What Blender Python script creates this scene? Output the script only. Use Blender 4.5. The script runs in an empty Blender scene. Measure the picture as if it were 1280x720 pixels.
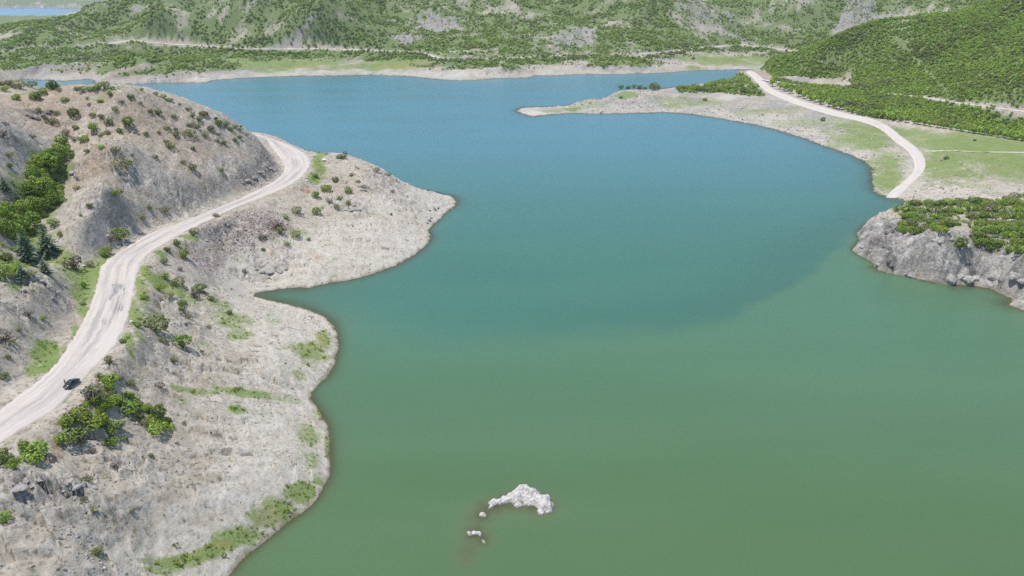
import bpy, math, random
import numpy as np
from mathutils import Vector
R = math.radians
rng = np.random.default_rng(7)
random.seed(7)
sc = bpy.context.scene
COL = sc.collection

# ------------------------------------------------------------------ camera, sky, sun, exposure
FPX, CAMH, PITCH = 865.0, 120.0, R(23.7)          # focal length in photo pixels, height over the lake, downward pitch
cam_d = bpy.data.cameras.new('camera'); cam = bpy.data.objects.new('camera', cam_d); COL.objects.link(cam)
cam_d.sensor_width = 36; cam_d.lens = 36 * FPX / 1280; cam_d.clip_start = 1; cam_d.clip_end = 60000
cam.location = (0, 0, CAMH); cam.rotation_euler = (math.pi / 2 - PITCH, 0, 0)
sc.camera = cam
sc.view_settings.view_transform = 'Standard'; sc.view_settings.look = 'None'
sc.view_settings.exposure = 0.27; sc.view_settings.gamma = 1.0
SUN_EL, SUN_AZ = R(72), R(-78)                     # azimuth measured from +Y (view direction) towards +X
world = bpy.data.worlds.new('World'); sc.world = world; world.use_nodes = True
wn = world.node_tree; wn.nodes.clear()
wo = wn.nodes.new('ShaderNodeOutputWorld'); bg = wn.nodes.new('ShaderNodeBackground'); sky = wn.nodes.new('ShaderNodeTexSky')
sky.sky_type = 'NISHITA'; sky.sun_disc = False; sky.sun_elevation = SUN_EL; sky.sun_rotation = SUN_AZ
sky.altitude = 600; sky.air_density = 1.0; sky.dust_density = 1.2
bg.inputs['Strength'].default_value = 0.15
wn.links.new(sky.outputs[0], bg.inputs[0]); wn.links.new(bg.outputs[0], wo.inputs[0])
sd_ = bpy.data.lights.new('sun', 'SUN'); sd_.energy = 3.7; sd_.angle = R(0.53); sd_.color = (1, .955, .89)
sun = bpy.data.objects.new('sun', sd_); COL.objects.link(sun)
sdir = Vector((math.sin(SUN_AZ) * math.cos(SUN_EL), math.cos(SUN_AZ) * math.cos(SUN_EL), math.sin(SUN_EL)))
sun.rotation_euler = (-sdir).to_track_quat('-Z', 'Y').to_euler(); sun.location = sdir * 3000
sc.cycles.use_denoising = False; sc.cycles.sample_clamp_direct = 4; sc.cycles.sample_clamp_indirect = 3; sc.cycles.max_bounces = 6; sc.cycles.transparent_max_bounces = 12; sc.cycles.volume_bounces = 0

# ------------------------------------------------------------------ numeric helpers
CP, SP = math.cos(PITCH), math.sin(PITCH)
def rays(u, v):
    a = (np.asarray(u, float) - 640) / FPX; b = -(np.asarray(v, float) - 360) / FPX
    return a, CP + b * SP, -SP + b * CP
def at(u, v, z):                                    # point of the sight line through a photo pixel that lies at height z
    dx, dy, dz = rays(u, v); t = (z - CAMH) / dz
    return np.stack([dx * t, dy * t, np.broadcast_to(z, np.shape(t)) * np.ones_like(t)], -1)
def ats(lst):                                       # list of (u, v, z)
    a = np.array(lst, float); return at(a[:, 0], a[:, 1], a[:, 2])
def smooth(a, b, x):
    t = np.clip((x - a) / (b - a), 0, 1); return t * t * (3 - 2 * t)
def _hash(ix, iy, s):
    h = (ix.astype(np.uint32) * np.uint32(374761393) + iy.astype(np.uint32) * np.uint32(668265263) + np.uint32(s * 974711 + 13))
    h = (h ^ (h >> np.uint32(13))) * np.uint32(1274126177); return h ^ (h >> np.uint32(16))
def noise(x, y, s=0):
    x0 = np.floor(x); y0 = np.floor(y); fx = x - x0; fy = y - y0
    ix = x0.astype(np.int64); iy = y0.astype(np.int64); out = []
    for j in (0, 1):
        for i in (0, 1):
            a = _hash(ix + i, iy + j, s).astype(np.float64) * (2 * np.pi / 2**32)
            out.append(np.cos(a) * (fx - i) + np.sin(a) * (fy - j))
    ux = fx**3 * (fx * (fx * 6 - 15) + 10); uy = fy**3 * (fy * (fy * 6 - 15) + 10)
    return 1.5 * ((out[0] * (1 - ux) + out[1] * ux) * (1 - uy) + (out[2] * (1 - ux) + out[3] * ux) * uy)
def fbm(x, y, lam, octs, s=0, gain=.5):
    r = 0; a = 1.
    for k in range(octs):
        r = r + a * noise(x / lam + 17.3 * k, y / lam - 9.1 * k, s + k); a *= gain; lam /= 2.03
    return r
def ridged(x, y, lam, octs, s=0, gain=.5):
    r = 0; a = 1.
    for k in range(octs):
        r = r + a * (1 - 2 * np.abs(noise(x / lam + 5.7 * k, y / lam + 3.3 * k, s + k))); a *= gain; lam /= 2.07
    return r
def inside(poly, x, y):
    c = np.zeros(x.shape, bool); n = len(poly)
    for i in range(n):
        x1, y1 = poly[i - 1]; x2, y2 = poly[i]
        if y1 == y2: continue
        c ^= ((y1 > y) != (y2 > y)) & (x < (x2 - x1) * (y - y1) / (y2 - y1) + x1)
    return c
def seg_dist(pts, x, y, closed=False, vals=None):
    d = np.full(x.shape, 1e12); w = np.zeros(x.shape)
    n = len(pts)
    for i in range(n if closed else n - 1):
        x1, y1 = pts[i]; x2, y2 = pts[(i + 1) % n]
        ex, ey = x2 - x1, y2 - y1; L = ex * ex + ey * ey + 1e-9
        t = np.clip(((x - x1) * ex + (y - y1) * ey) / L, 0, 1)
        q = (x - x1 - t * ex) ** 2 + (y - y1 - t * ey) ** 2
        m = q < d; d = np.where(m, q, d)
        if vals is not None: w = np.where(m, vals[i] + (vals[(i + 1) % n] - vals[i]) * t, w)
    return (np.sqrt(d), w) if vals is not None else np.sqrt(d)
def catmull(P, step):
    P = np.asarray(P, float); Q = np.vstack([2 * P[0] - P[1], P, 2 * P[-1] - P[-2]]); out = []
    for i in range(1, len(Q) - 2):
        n = max(2, int(np.linalg.norm(Q[i + 1][:3] - Q[i][:3]) / step))
        t = np.linspace(0, 1, n, endpoint=False)[:, None]
        out.append(.5 * (2 * Q[i] + (Q[i + 1] - Q[i - 1]) * t + (2 * Q[i - 1] - 5 * Q[i] + 4 * Q[i + 1] - Q[i + 2]) * t**2 + (3 * Q[i] - Q[i - 1] - 3 * Q[i + 1] + Q[i + 2]) * t**3))
    return np.vstack(out + [Q[-2][None]])

# ------------------------------------------------------------------ mesh / object helpers
def mesh_np(name, V, F, mat=None, smooth_=False):
    """V (n,3); F (m,k) index array with k = 3 or 4"""
    V = np.asarray(V, np.float32); F = np.asarray(F, np.int32); k = F.shape[1]
    me = bpy.data.meshes.new(name); me.vertices.add(len(V)); me.vertices.foreach_set('co', V.ravel())
    me.loops.add(F.size); me.loops.foreach_set('vertex_index', F.ravel())
    me.polygons.add(len(F)); me.polygons.foreach_set('loop_start', np.arange(0, F.size, k, dtype=np.int32))
    me.polygons.foreach_set('use_smooth', np.full(len(F), smooth_))
    me.update(calc_edges=True)
    if mat: me.materials.append(mat)
    return me
def link(name, me, parent=None, loc=None):
    o = bpy.data.objects.new(name, me); COL.objects.link(o)
    if parent is not None: o.parent = parent
    if loc is not None: o.location = loc
    return o
def tag(o, label=None, cat=None, group=None, kind=None):
    for k, v in (('label', label), ('category', cat), ('group', group), ('kind', kind)):
        if v: o[k] = v
    return o
def fattr(me, name, arr):
    a = me.attributes.new(name, 'FLOAT', 'POINT'); a.data.foreach_set('value', np.ascontiguousarray(arr, np.float32))
def cattr(me, name, arr):
    a = me.attributes.new(name, 'FLOAT_COLOR', 'POINT'); a.data.foreach_set('color', np.ascontiguousarray(arr, np.float32).ravel())

class NT:                                            # small node-tree writer
    def __init__(s, name):
        s.m = bpy.data.materials.new(name); s.m.use_nodes = True; s.t = s.m.node_tree; s.t.nodes.clear()
        s.out = s.t.nodes.new('ShaderNodeOutputMaterial')
    def n(s, typ, ins=None, **kw):
        nd = s.t.nodes.new('ShaderNode' + typ)
        for k, v in kw.items(): setattr(nd, k, v)
        for k, v in (ins or {}).items(): s.set(nd.inputs[k], v)
        return nd
    def set(s, inp, v):
        if isinstance(v, bpy.types.NodeSocket): s.t.links.new(v, inp)
        elif hasattr(v, 'outputs'): s.t.links.new(v.outputs[0], inp)
        else:
            try: inp.default_value = v
            except Exception: inp.default_value = (*v, 1)
    def math(s, op, a, b=0.0, clamp=False):
        nd = s.n('Math', operation=op, use_clamp=clamp); s.set(nd.inputs[0], a); s.set(nd.inputs[1], b); return nd.outputs[0]
    def mr(s, v, a, b, c=0., d=1.):
        nd = s.n('MapRange', {0: v, 1: a, 2: b, 3: c, 4: d}, interpolation_type='SMOOTHSTEP'); return nd.outputs[0]
    def mix(s, f, a, b, blend='MIX'):
        nd = s.n('Mix', data_type='RGBA', blend_type=blend); s.set(nd.inputs[0], f); s.set(nd.inputs[6], a); s.set(nd.inputs[7], b); return nd.outputs[2]
    def noise(s, vec, scale, detail=4, rough=.55, **kw):
        return s.n('TexNoise', {'Vector': vec, 'Scale': scale, 'Detail': detail, 'Roughness': rough}, **kw).outputs[0]
    def attr(s, name):
        return s.n('Attribute', attribute_name=name)
    def surf(s, sh): s.t.links.new(sh.outputs[0] if hasattr(sh, 'outputs') else sh, s.out.inputs['Surface']); return s.m
def simple_mat(name, col, rough=.6, metal=0., var=.12, scale=3.):
    t = NT(name); tc = t.n('TexCoord').outputs['Object']; nz = t.noise(tc, scale, 3)
    c = t.mix(nz, tuple(x * (1 - var) for x in col), tuple(min(1, x * (1 + var)) for x in col))
    b = t.n('BsdfPrincipled', {'Base Color': c, 'Roughness': rough, 'Metallic': metal}); return t.surf(b)

# ------------------------------------------------------------------ shorelines (pixel traces dropped on the water plane)
LEFT_PX = [(285,720),(300,702),(322,683),(345,665),(368,647),(390,630),(402,612),(411,595),(413,575),(412,552),(409,535),(400,517),(390,500),(388,491),(397,480),(410,470),(417,455),(422,435),(421,420),(416,406),(405,397),(388,389),(365,382),(345,378),(328,374),(314,369),(322,365),(340,362),(365,359),(386,359),(396,356),(415,353),(440,349),(462,343),(482,337),(503,327),(520,317),(532,306),(538,297),(535,287),(545,277),(556,266),(567,258),(570,253.5)]
LEFT_BACK = [(-36,413),(-52,425),(-72,442),(-95,470),(-125,502),(-165,542),(-215,572),(-285,600),(-350,630),(-430,660),(-800,760),(-3000,900),(-9000,800),(-9000,-9000),(-500,-9000),(-300,-400),(-140,-60),(-104,20),(-84,60),(-64,92)]
sl = at(np.array(LEFT_PX)[:, 0], np.array(LEFT_PX)[:, 1], 0.)[:, :2]
POLY_A = np.vstack([sl, LEFT_BACK])
RIGHT_PX = [(1330,402),(1280,387),(1257,380),(1266,376),(1268,372),(1252,366),(1238,360),(1224,357.5),(1205,356),(1190,357),(1170,353),(1150,348),(1130,345),(1110,341),(1095,333),(1080,322),(1069,316),(1068,309),(1075,301),(1073,291),(1084,280),(1100,273),(1122,268.5),(1133,263),(1131,256),(1124,248),(1107,246),(1094,239),(1091,226),(1090,211),(1080,201),(1060,192),(1030,182),(1000,171),(970,162),(940,155),(900,147.5),(860,142),(830,140),(800,141),(760,142),(735,142),(710,141),(682,143.5),(664,145.5),(652,141.5),(648,138.5),(654,134.5),(680,134),(712,132)]
RIGHT_BACK = [(95,790),(140,852),(205,905),(275,955),(340,1000),(385,1030),(392,1062)]
FAR_PX = [(938,87),(925,86.5),(900,87.5),(880,87.5),(860,88.5),(830,91),(800,92),(770,92.5),(740,92.5),(715,93),(690,94.5),(668,94),(660,97),(640,97.5),(620,97.5),(600,99.5),(575,100.5),(560,100),(545,98.5),(530,97),(510,95),(490,94.5),(470,93.5),(440,94),(400,94.5),(360,95),(320,96.5),(300,97.5),(265,100),(258,103),(225,103.5),(190,104),(160,105),(122,104.5),(118,100),(112,98.5),(80,101),(40,99),(0,98.5),(-60,101)]
sr = at(np.array(RIGHT_PX)[:, 0], np.array(RIGHT_PX)[:, 1], 0.)[:, :2]
sf = at(np.array(FAR_PX)[:, 0], np.array(FAR_PX)[:, 1], 0.)[:, :2]
POLY_B = np.vstack([[(12000, -9000), (1500, -500), (700, 100), (450, 190), (300, 235)], sr, RIGHT_BACK, sf, [(-1100, 1050), (-3000, 1150), (-12000, 1100), (-12000, 16000), (12000, 16000)]])
LAKE_PX = [(-260,27),(0,27.5),(22,30),(38,31),(52,27),(62,23.5),(74,19),(95,13.5),(118,11),(60,10),(0,9.8),(-260,9.5)]
POLY_C = at(np.array(LAKE_PX)[:, 0], np.array(LAKE_PX)[:, 1], 0.)[:, :2]

# ------------------------------------------------------------------ roads: left edge / right edge in photo pixels + height
ROAD_L = [(-130,612,-105,640,28.0),(-60,552,-36,582,28.0),(0,510,20,541,28.0),(40,480,68,511,28.0),(60,463,99,480,28.0),(78,441,125,453,28.0),(94,416,150,423,27.2),(112,380,165,382,26),(121,352,171,352,24.8),(126,332,175,334,24),(142,318,184,319,23),(164,304,207,304,22),(187,291,235,288,21),(220,280,268,272,20.4),(250,268,297,258.5,20.0),(285,254,325,248,20.0),(318,238.5,352,236.5,20.0),(341,226.5,374,224,20.0),(354,214,387,209,20.0),(353,203,387,197,20.0),(346,193,376,188,20.0),(338,183,356,179,20.0)]
pl = ats([(a, b, e) for a, b, c, d, e in ROAD_L]); pr = ats([(c, d, e) for a, b, c, d, e in ROAD_L])
hid = np.array([[-181,500,20],[-210,514,20],[-260,520,20],[-330,524,20]], float)      # goes on round the back of the hill
hn = np.array([[-.35,.6],[-.2,.9],[-.1,1],[-.1,1]]); hn = hn / np.linalg.norm(hn, axis=1)[:, None] * 5.5
ROADS = {}
ROADS['left'] = (np.vstack([pl, hid - np.c_[hn, np.zeros(4)]]), np.vstack([pr, hid + np.c_[hn, np.zeros(4)]]))
ROAD_R = [(931,90,940,87.5,12.5),(937,94.5,948,92,12),(943,101,956,99,11.5),(955,113,966,109.5,11),(975,123,987,118.5,10),(1000,132.5,1015,128.5,9.3),(1040,144.5,1056,140,8),(1078,153,1092,148,7),(1100,162,1112,157,6),(1118,177,1131,172,5),(1134,190,1150,186,4),(1141,203,1158,199,3),(1140,214,1158,210,2.2),(1128,226,1150,222,1.5),(1114,237,1138,233,.9),(1107,245,1126,245,.22),(1101,249,1120,250,-.5)]
_a, _b = ats([(a, b, e) for a, b, c, d, e in ROAD_R]), ats([(c, d, e) for a, b, c, d, e in ROAD_R])
ROADS['right'] = (_a * .93 + _b * .07, _a * .07 + _b * .93)
def centre_road(px, w):
    c = catmull(ats(px), 25); t = np.gradient(c[:, :2], axis=0); t /= np.linalg.norm(t, axis=1)[:, None]
    nrm = np.c_[-t[:, 1], t[:, 0], np.zeros(len(c))] * w / 2
    return c + nrm, c - nrm
ROADS['upper'] = centre_road([(953,99,12.5),(968,102,13),(990,105.5,13.5),(1015,109,14),(1045,112,14.5),(1070,114,15),(1110,118,15),(1150,121,15),(1185,127,15),(1215,131,15),(1245,135,15.5),(1290,140,16),(1360,148,16)], 5.0)
ROADS['far'] = centre_road([(-80,66,21),(10,64.5,21),(30,60.5,22),(75,61,22),(100,59,24),(130,55.5,27),(165,51,30),(200,54,26),(255,57.5,23),(300,61,21),(360,61,20),(420,61.5,20),(475,63.5,18),(525,66,16),(545,71.5,14),(570,74.5,13),(605,74.5,13),(640,73,13),(700,70,13),(765,68,13),(810,66.5,13),(842,64,12),(880,59.5,12),(925,57,12),(958,60,11.5),(1000,65,11)], 6.5)
ROADS['far_branch'] = centre_road([(925,56,12.5),(960,54.5,14),(1000,53.5,15),(1040,53,16)], 5.5)
ROADS['path'] = centre_road([(1154,188.5,4.2),(1172,188.5,4.6),(1200,190,5),(1240,191.5,5.4),(1290,194,6),(1340,197,7)], 2.4)

# ------------------------------------------------------------------ height control points
CTRL = [
 # crest of the left hill and its faces
 (0,105,69),(60,109,69),(100,111,69),(130,109,70),(165,110,70),(200,118,64.7),(230,129,59.6),(260,142,53.6),(285,154,47.6),(305,165,40.7),(322,174,33.5),
 (200,150,55),(200,180,46),(200,240,31),(165,250,33),(165,290,25),(165,180,50),(240,250,25),(240,200,38),(250,150,51.6),(280,220,29),(280,180,40),(300,195,34),(310,228,23.5),(335,204,26),(338,190,26.5),
 (130,140,61),(130,180,53),(130,230,43.4),(130,270,35.4),(130,302,29),(110,200,47),(105,300,31),
 (20,330,29),(60,330,28.2),(105,345,27),(20,300,32),(40,262,36),(60,222,41),(80,192,47),(92,160,54),(30,180,56),(10,230,47),(0,290,38),(20,140,63),(0,120,66),(-60,250,55),(-80,150,70),
 (35,347,38),(70,362,33.5),(95,385,28.5),(20,380,37),(0,350,40),(0,420,34),(40,420,32),(72,420,29),(0,470,31),(35,468,29),(-60,500,30),(-100,420,42),(-120,350,50),(-200,450,42),(-150,560,31),
 # below the road
 (40,548,26.5),(80,522,26.5),(112,490,26.8),(160,425,26.3),(176,360,23.6),(195,325,21.8),(245,295,19.3),(300,268,19.2),(358,244,19.2),(396,205,19),(388,190,19),
 (200,450,19.5),(220,415,19),(280,425,12),(280,385,11),(235,345,16.5),(285,345,6),(303,358,2.5),(270,300,13.5),(300,330,7),(330,300,12),(380,270,13),(400,300,8),(430,330,4),(450,290,8),(420,250,14),(470,250,11),(505,272,5.5),(525,258,5),(480,225,13),(440,215,17),(345,330,5),(390,342,3),(548,247,2.6),(500,228,9),(474,209,14),(430,194,17.5),
 (100,560,22),(200,520,16),(300,500,9),(350,450,7),(385,420,4),(250,600,11),(150,620,16.5),(50,620,22.5),(0,600,26),(100,700,15.5),(200,680,8),(250,700,3.6),(300,640,5),(345,612,4.6),(372,560,4),(-80,620,27),(-50,720,22),(0,715,20),(-60,790,22),(150,790,7),
 # right point, meadow, spit
 (1150,256,8),(1180,268,11),(1280,258,13),(1200,290,13.5),(1280,310,16),(1200,312,13),(1150,290,10.5),(1112,288,7),(1092,302,4.5),(1165,318,10.5),(1240,326,12.5),(1280,333,12.5),(1220,342,6),(1160,337,5),(1270,356,5),(1340,300,16),(1340,360,8),(1125,318,7),(1100,325,4),(1090,285,4),
 (1200,188,5),(1280,200,6.5),(1200,222,3.6),(1280,217,5.2),(1180,236,2.6),(1280,240,5),(1350,200,8),(1170,246,1.6),
 (730,125,5.5),(700,138,1.5),(760,127,6),(770,115,9),(800,112,10),(850,113,9),(900,106,10),(850,130,4),(950,140,3.6),(900,120,8),(940,117,9),(1000,147,5),(1040,166,3.6),(1060,182,2),(1075,165,5),(925,101,12),
 (1100,140,10),(1150,150,9.5),(1200,160,9.5),(1280,178,9.5),(1350,170,13),
 # hillside on the right
 (955,79,24),(1000,71,34),(1040,62,45),(1080,53,55),(1120,44,64),(1160,34.5,73),(1200,25,81),(1240,14,91),(1280,3,101),(1330,-10,112),
 (1100,85,30),(1200,80,42),(1200,50,62),(1280,100,38.5),(1280,50,66.7),(1050,85,25),(1000,88,19.5),(1150,95,28),(1350,80,58),
 # far shore and hills
 (330,88,3),(400,86,3),(480,86,3),(560,92,4),(640,90,4),(720,84,6),(800,82,7),(330,74,9),(400,72,10),(480,74,9),(900,78,2.5),(930,74,3),(860,78,4),(960,72,5),(200,85,14),(130,85,14),(60,88,8),(0,88,7),(230,94,7),
 (300,40,44),(300,20,65),(300,0,93),(400,40,46),(400,20,68),(400,0,95),(500,40,40),(500,20,62),(500,0,90),(600,40,38),(600,20,62),(600,0,90),(720,45,34),(720,25,54),(720,0,86),(820,40,36),(850,20,52),(850,0,82),(950,40,30),(950,20,50),(1000,0,80),(1100,25,52),(1100,5,76),(1200,5,74),
 (200,35,50),(200,15,72),(200,0,92),(130,35,46),(130,15,68),(130,1,91),(100,18,65.5),(75,32,50),(50,45,38),(25,56,27),(0,60,22),(0,75,12),(-60,75,14),
 # low hills before the distant lake, and its far side
 (0,47,3),(30,46,5),(0,36,12),(20,29,19.5),(45,31,17),(62,24,24),(80,19,28),(-80,30,20),(30,7,8),(0,4,22),(80,5,20),(40,0,30)]
WCTRL = [(-250,300,78),(-300,400,84),(-250,150,48),(-350,200,75),(-150,60,24),(-200,20,30),(-200,400,66),(-230,445,44),(-290,570,12),(-600,400,120),(-700,700,20),(-400,-100,60),(-600,0,120),
 (470,1100,8),(560,1000,40),(650,960,62),(520,1180,14),(620,1150,30),(750,1050,60),(900,1000,110),(700,700,60),(900,800,130),(600,400,50),(900,400,120),(500,1350,20),(700,1300,30),(900,1250,70),
 (-600,1700,110),(-300,1700,150),(0,1700,150),(300,1700,150),(600,1700,130),(900,1600,110),(1200,1500,140),(-300,2100,190),(0,2200,210),(400,2200,200),(900,2200,180),(-700,2000,110),(1500,2000,220),
 (-900,1550,60),(-900,1250,30),(-1000,1800,10),(-1300,1300,30),(-1300,1900,12),(-800,2600,60),(-500,2800,120),(-3000,6500,160),(-1000,6000,200),(-4500,5500,120),(0,5000,260),(2000,4500,260),(-3500,8500,330),(0,8500,350),(3000,3000,250),(-6000,3000,60),(-2500,1700,40),
 (0,200,-12),(100,150,-12),(0,300,-14),(60,500,-14),(100,600,-14),(-50,600,-14),(0,850,-12),(-200,750,-12),(200,400,-12),(-300,880,-9),(150,80,-12),(0,20,-12),(0,-200,-12),(-1700,3200,-9),(-2600,3400,-9)]
roadc = []
for nm in ('left', 'right', 'upper', 'far', 'far_branch'):
    c = (ROADS[nm][0] + ROADS[nm][1]) / 2; roadc.append(c[:: (1 if nm in ('left', 'right') else 2)])
shore_pts = np.vstack([sl, np.array(LEFT_BACK[:10]), sr[1:], RIGHT_BACK, sf]); shore_pts = np.c_[shore_pts, np.full(len(shore_pts), .1)]
K = np.vstack([ats(CTRL), np.array(WCTRL, float)] + roadc + [shore_pts])
# drop near-duplicates
keep = []
for i, p in enumerate(K):
    if all((p[0] - K[j][0])**2 + (p[1] - K[j][1])**2 > 4. for j in keep): keep.append(i)
K = K[keep]
SC = 300.0
def tps_kernel(d2): return .5 * d2 * np.log(d2 + 1e-12)
kx, ky = K[:, 0] / SC, K[:, 1] / SC; nK = len(K)
A = tps_kernel((kx[:, None] - kx)**2 + (ky[:, None] - ky)**2) + np.eye(nK) * 2e-5
Pm = np.c_[np.ones(nK), kx, ky]
M = np.block([[A, Pm], [Pm.T, np.zeros((3, 3))]])
sol = np.linalg.solve(M, np.r_[K[:, 2], 0, 0, 0]); wts, aff = sol[:nK], sol[nK:]
def tps(x, y):
    sh = x.shape; x = x.ravel() / SC; y = y.ravel() / SC; out = np.empty(len(x))
    for i in range(0, len(x), 8192):
        X = x[i:i + 8192]; Y = y[i:i + 8192]
        out[i:i + 8192] = tps_kernel((X[:, None] - kx)**2 + (Y[:, None] - ky)**2) @ wts + aff[0] + aff[1] * X + aff[2] * Y
    return out.reshape(sh)

# ------------------------------------------------------------------ the height field on a polar grid (finer where it is near)
TH = np.r_[np.arange(-180, -60, 3.), np.arange(-60, 54.01, .108), np.arange(57, 180.1, 3.)]
RR = np.r_[5 * 1.17 ** np.arange(16), np.exp(np.arange(math.log(62), math.log(1650), .0052)), np.exp(np.arange(math.log(1655), math.log(14000), .022))]
RR = np.unique(RR[(RR < 60) | (RR >= 62)])
def coarse(a, n):
    i = np.unique(np.r_[np.arange(0, len(a), n), len(a) - 1]); return i
ci, cj = coarse(RR, 2), coarse(TH, 3)
cr, ct = np.meshgrid(RR[ci], np.radians(TH[cj]), indexing='ij'); cx, cy = cr * np.sin(ct), cr * np.cos(ct)
def upsample(Z):
    Z1 = np.empty((len(ci), len(TH)))
    for k in range(len(ci)): Z1[k] = np.interp(TH, TH[cj], Z[k])
    pos = np.interp(np.arange(len(RR)), ci, np.arange(len(ci))); i0 = np.minimum(pos.astype(int), len(ci) - 2); f = (pos - i0)[:, None]
    return Z1[i0] * (1 - f) + Z1[i0 + 1] * f
H0 = upsample(np.clip(tps(cx, cy), -20, 380))
sA = seg_dist(POLY_A, cx, cy, True) * np.where(inside(POLY_A, cx, cy), 1, -1)
sB = seg_dist(POLY_B, cx, cy, True) * np.where(inside(POLY_B, cx, cy), 1, -1)
sC = seg_dist(POLY_C, cx, cy, True) * np.where(inside(POLY_C, cx, cy), -1, 1)
side_A = upsample(sA - sB)
SDc = np.maximum(sA, np.minimum(sB, sC)); SD = upsample(SDc)
GR, GT = np.meshgrid(RR, np.radians(TH), indexing='ij'); GX, GY = GR * np.sin(GT), GR * np.cos(GT)
# ragged waterline
SD = SD + np.clip(GR / 250, .4, 3) * (.8 * noise(GX / 9, GY / 9, 40) + .65 * noise(GX / 3.1, GY / 3.1, 41) + .3 * noise(GX / 1.2, GY / 1.2, 42)) * np.clip(1.5 - np.abs(SD) / 60, 0, 1)
is_left = (side_A > 0) & (GY < 800)
# road distance fields
RD = np.full(GX.shape, 1e4); RZ = np.zeros(GX.shape)
for nm, (a, b) in ROADS.items():
    if nm == 'path': continue
    c = (a + b) / 2; hw = np.linalg.norm(a - b, axis=1) / 2
    x0, y0 = c[:, :2].min(0) - 45; x1, y1 = c[:, :2].max(0) + 45
    m = (GX > x0) & (GX < x1) & (GY > y0) & (GY < y1)
    cc = catmull(np.c_[c, hw], 6 if nm in ('left', 'right') else 25)
    d, z = seg_dist(cc[:, :2], GX[m], GY[m], vals=cc[:, 2]); _, w = seg_dist(cc[:, :2], GX[m], GY[m], vals=cc[:, 3])
    e = d - w; old = RD[m]; upd = e < old
    RD[m] = np.where(upd, e, old); RZ[m] = np.where(upd, z, RZ[m])
H = H0.copy()
inland = np.clip(SD / 25, 0, 1)
steep = np.zeros_like(H)
gz = np.gradient(H0, axis=0) / np.gradient(GR, axis=0)
steep = smooth(.12, .5, np.abs(gz))
near = GR < 620
# broad relief noise, gullies and crags
H += inland * np.where(GR < 620, 1.0, 0) * (.9 * fbm(GX, GY, 38, 3, 1) + 1.0 * ridged(GX + .3 * GY, GY, 17, 3, 5) * (.25 + .75 * steep))
farw = smooth(900, 1250, GR) * np.clip((H0 - 12) / 50, 0, 1)
H += farw * (15 * (ridged(GX * .8 + GY * .55, GY * .8 - GX * .3, 330, 4, 21, .55) - .35) + 4 * fbm(GX, GY, 60, 3, 27))
midw = smooth(560, 700, GR) * (1 - smooth(950, 1200, GR)) * np.clip((H0 - 10) / 25, 0, 1)
H += midw * (4.5 * ridged(GX, GY, 130, 3, 31) + 1.2 * fbm(GX, GY, 30, 3, 33))
H += smooth(880, 980, GR) * (1 - smooth(20, 40, H0)) * np.clip(SD / 12, 0, 1) * 2.4 * (ridged(GX, GY * .6, 46, 3, 35, .55) - .3)
rock_far = ridged(GX * 1.0 + .6 * GY, GY - .4 * GX, 45, 4, 61)
# rock roughness of the near headlands: ledges, blocks, rubble
rough = np.clip(inland, .0, 1) * np.where(GR < 620, 1., 0)
cell = ridged(GX * .9 + .5 * GY, .7 * GY - .5 * GX, 7.5, 4, 9, .6)
H += rough * (.22 * cell + .16 * fbm(GX, GY, 3.1, 3, 15, .6)) * (.3 + .9 * steep)
strata = np.sin((H + 1.2 * noise(GX / 12, GY / 12, 71) + .35 * GX * .12) * 2 * np.pi / 2.6)
H += rough * .16 * np.clip(strata * 3, -1, 1) * smooth(-.1, .5, noise(GX / 25, GY / 25, 77))
# right point: craggy front cliff
rp = (GX > 150) & (GX < 420) & (GY > 230) & (GY < 400)
H += np.where(rp, np.clip((SD) / 4, 0, 1) * np.exp(-(SD / 14)**2) * (2.2 * ridged(GX, GY, 8, 4, 83, .6) + 1.5 + .6 * fbm(GX, GY, 2.2, 2, 87)), 0)
# shore clamps
H = np.where(SD > 0, np.maximum(H, .04 + .11 * np.minimum(SD, 9)), np.minimum(H, -.03 + np.where(is_left & (GR < 330), .085 + .05 * smooth(-.3, .5, noise(GX / 26, GY / 26, 43)), .16) * SD))
H = np.where((SD > 0) & (SD < 8), np.minimum(H, .15 + SD * np.where(rp, 2.4, .75)), H)
H = np.where(SD < 0, np.maximum(H, -14), H)
# roads cut into / banked on the slope
fall = np.where(H > RZ, 10., 6.5)
k = 1 - smooth(0, 1, (RD - 1.2) / fall); H = H * (1 - k) + (RZ - .08 + .10 * noise(GX / 1.3, GY / 1.3, 91)) * k
H = np.where(RD < -1.0, RZ - .3, H)
H = np.where((SD < -.5), np.minimum(H, -.05), H)

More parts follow.
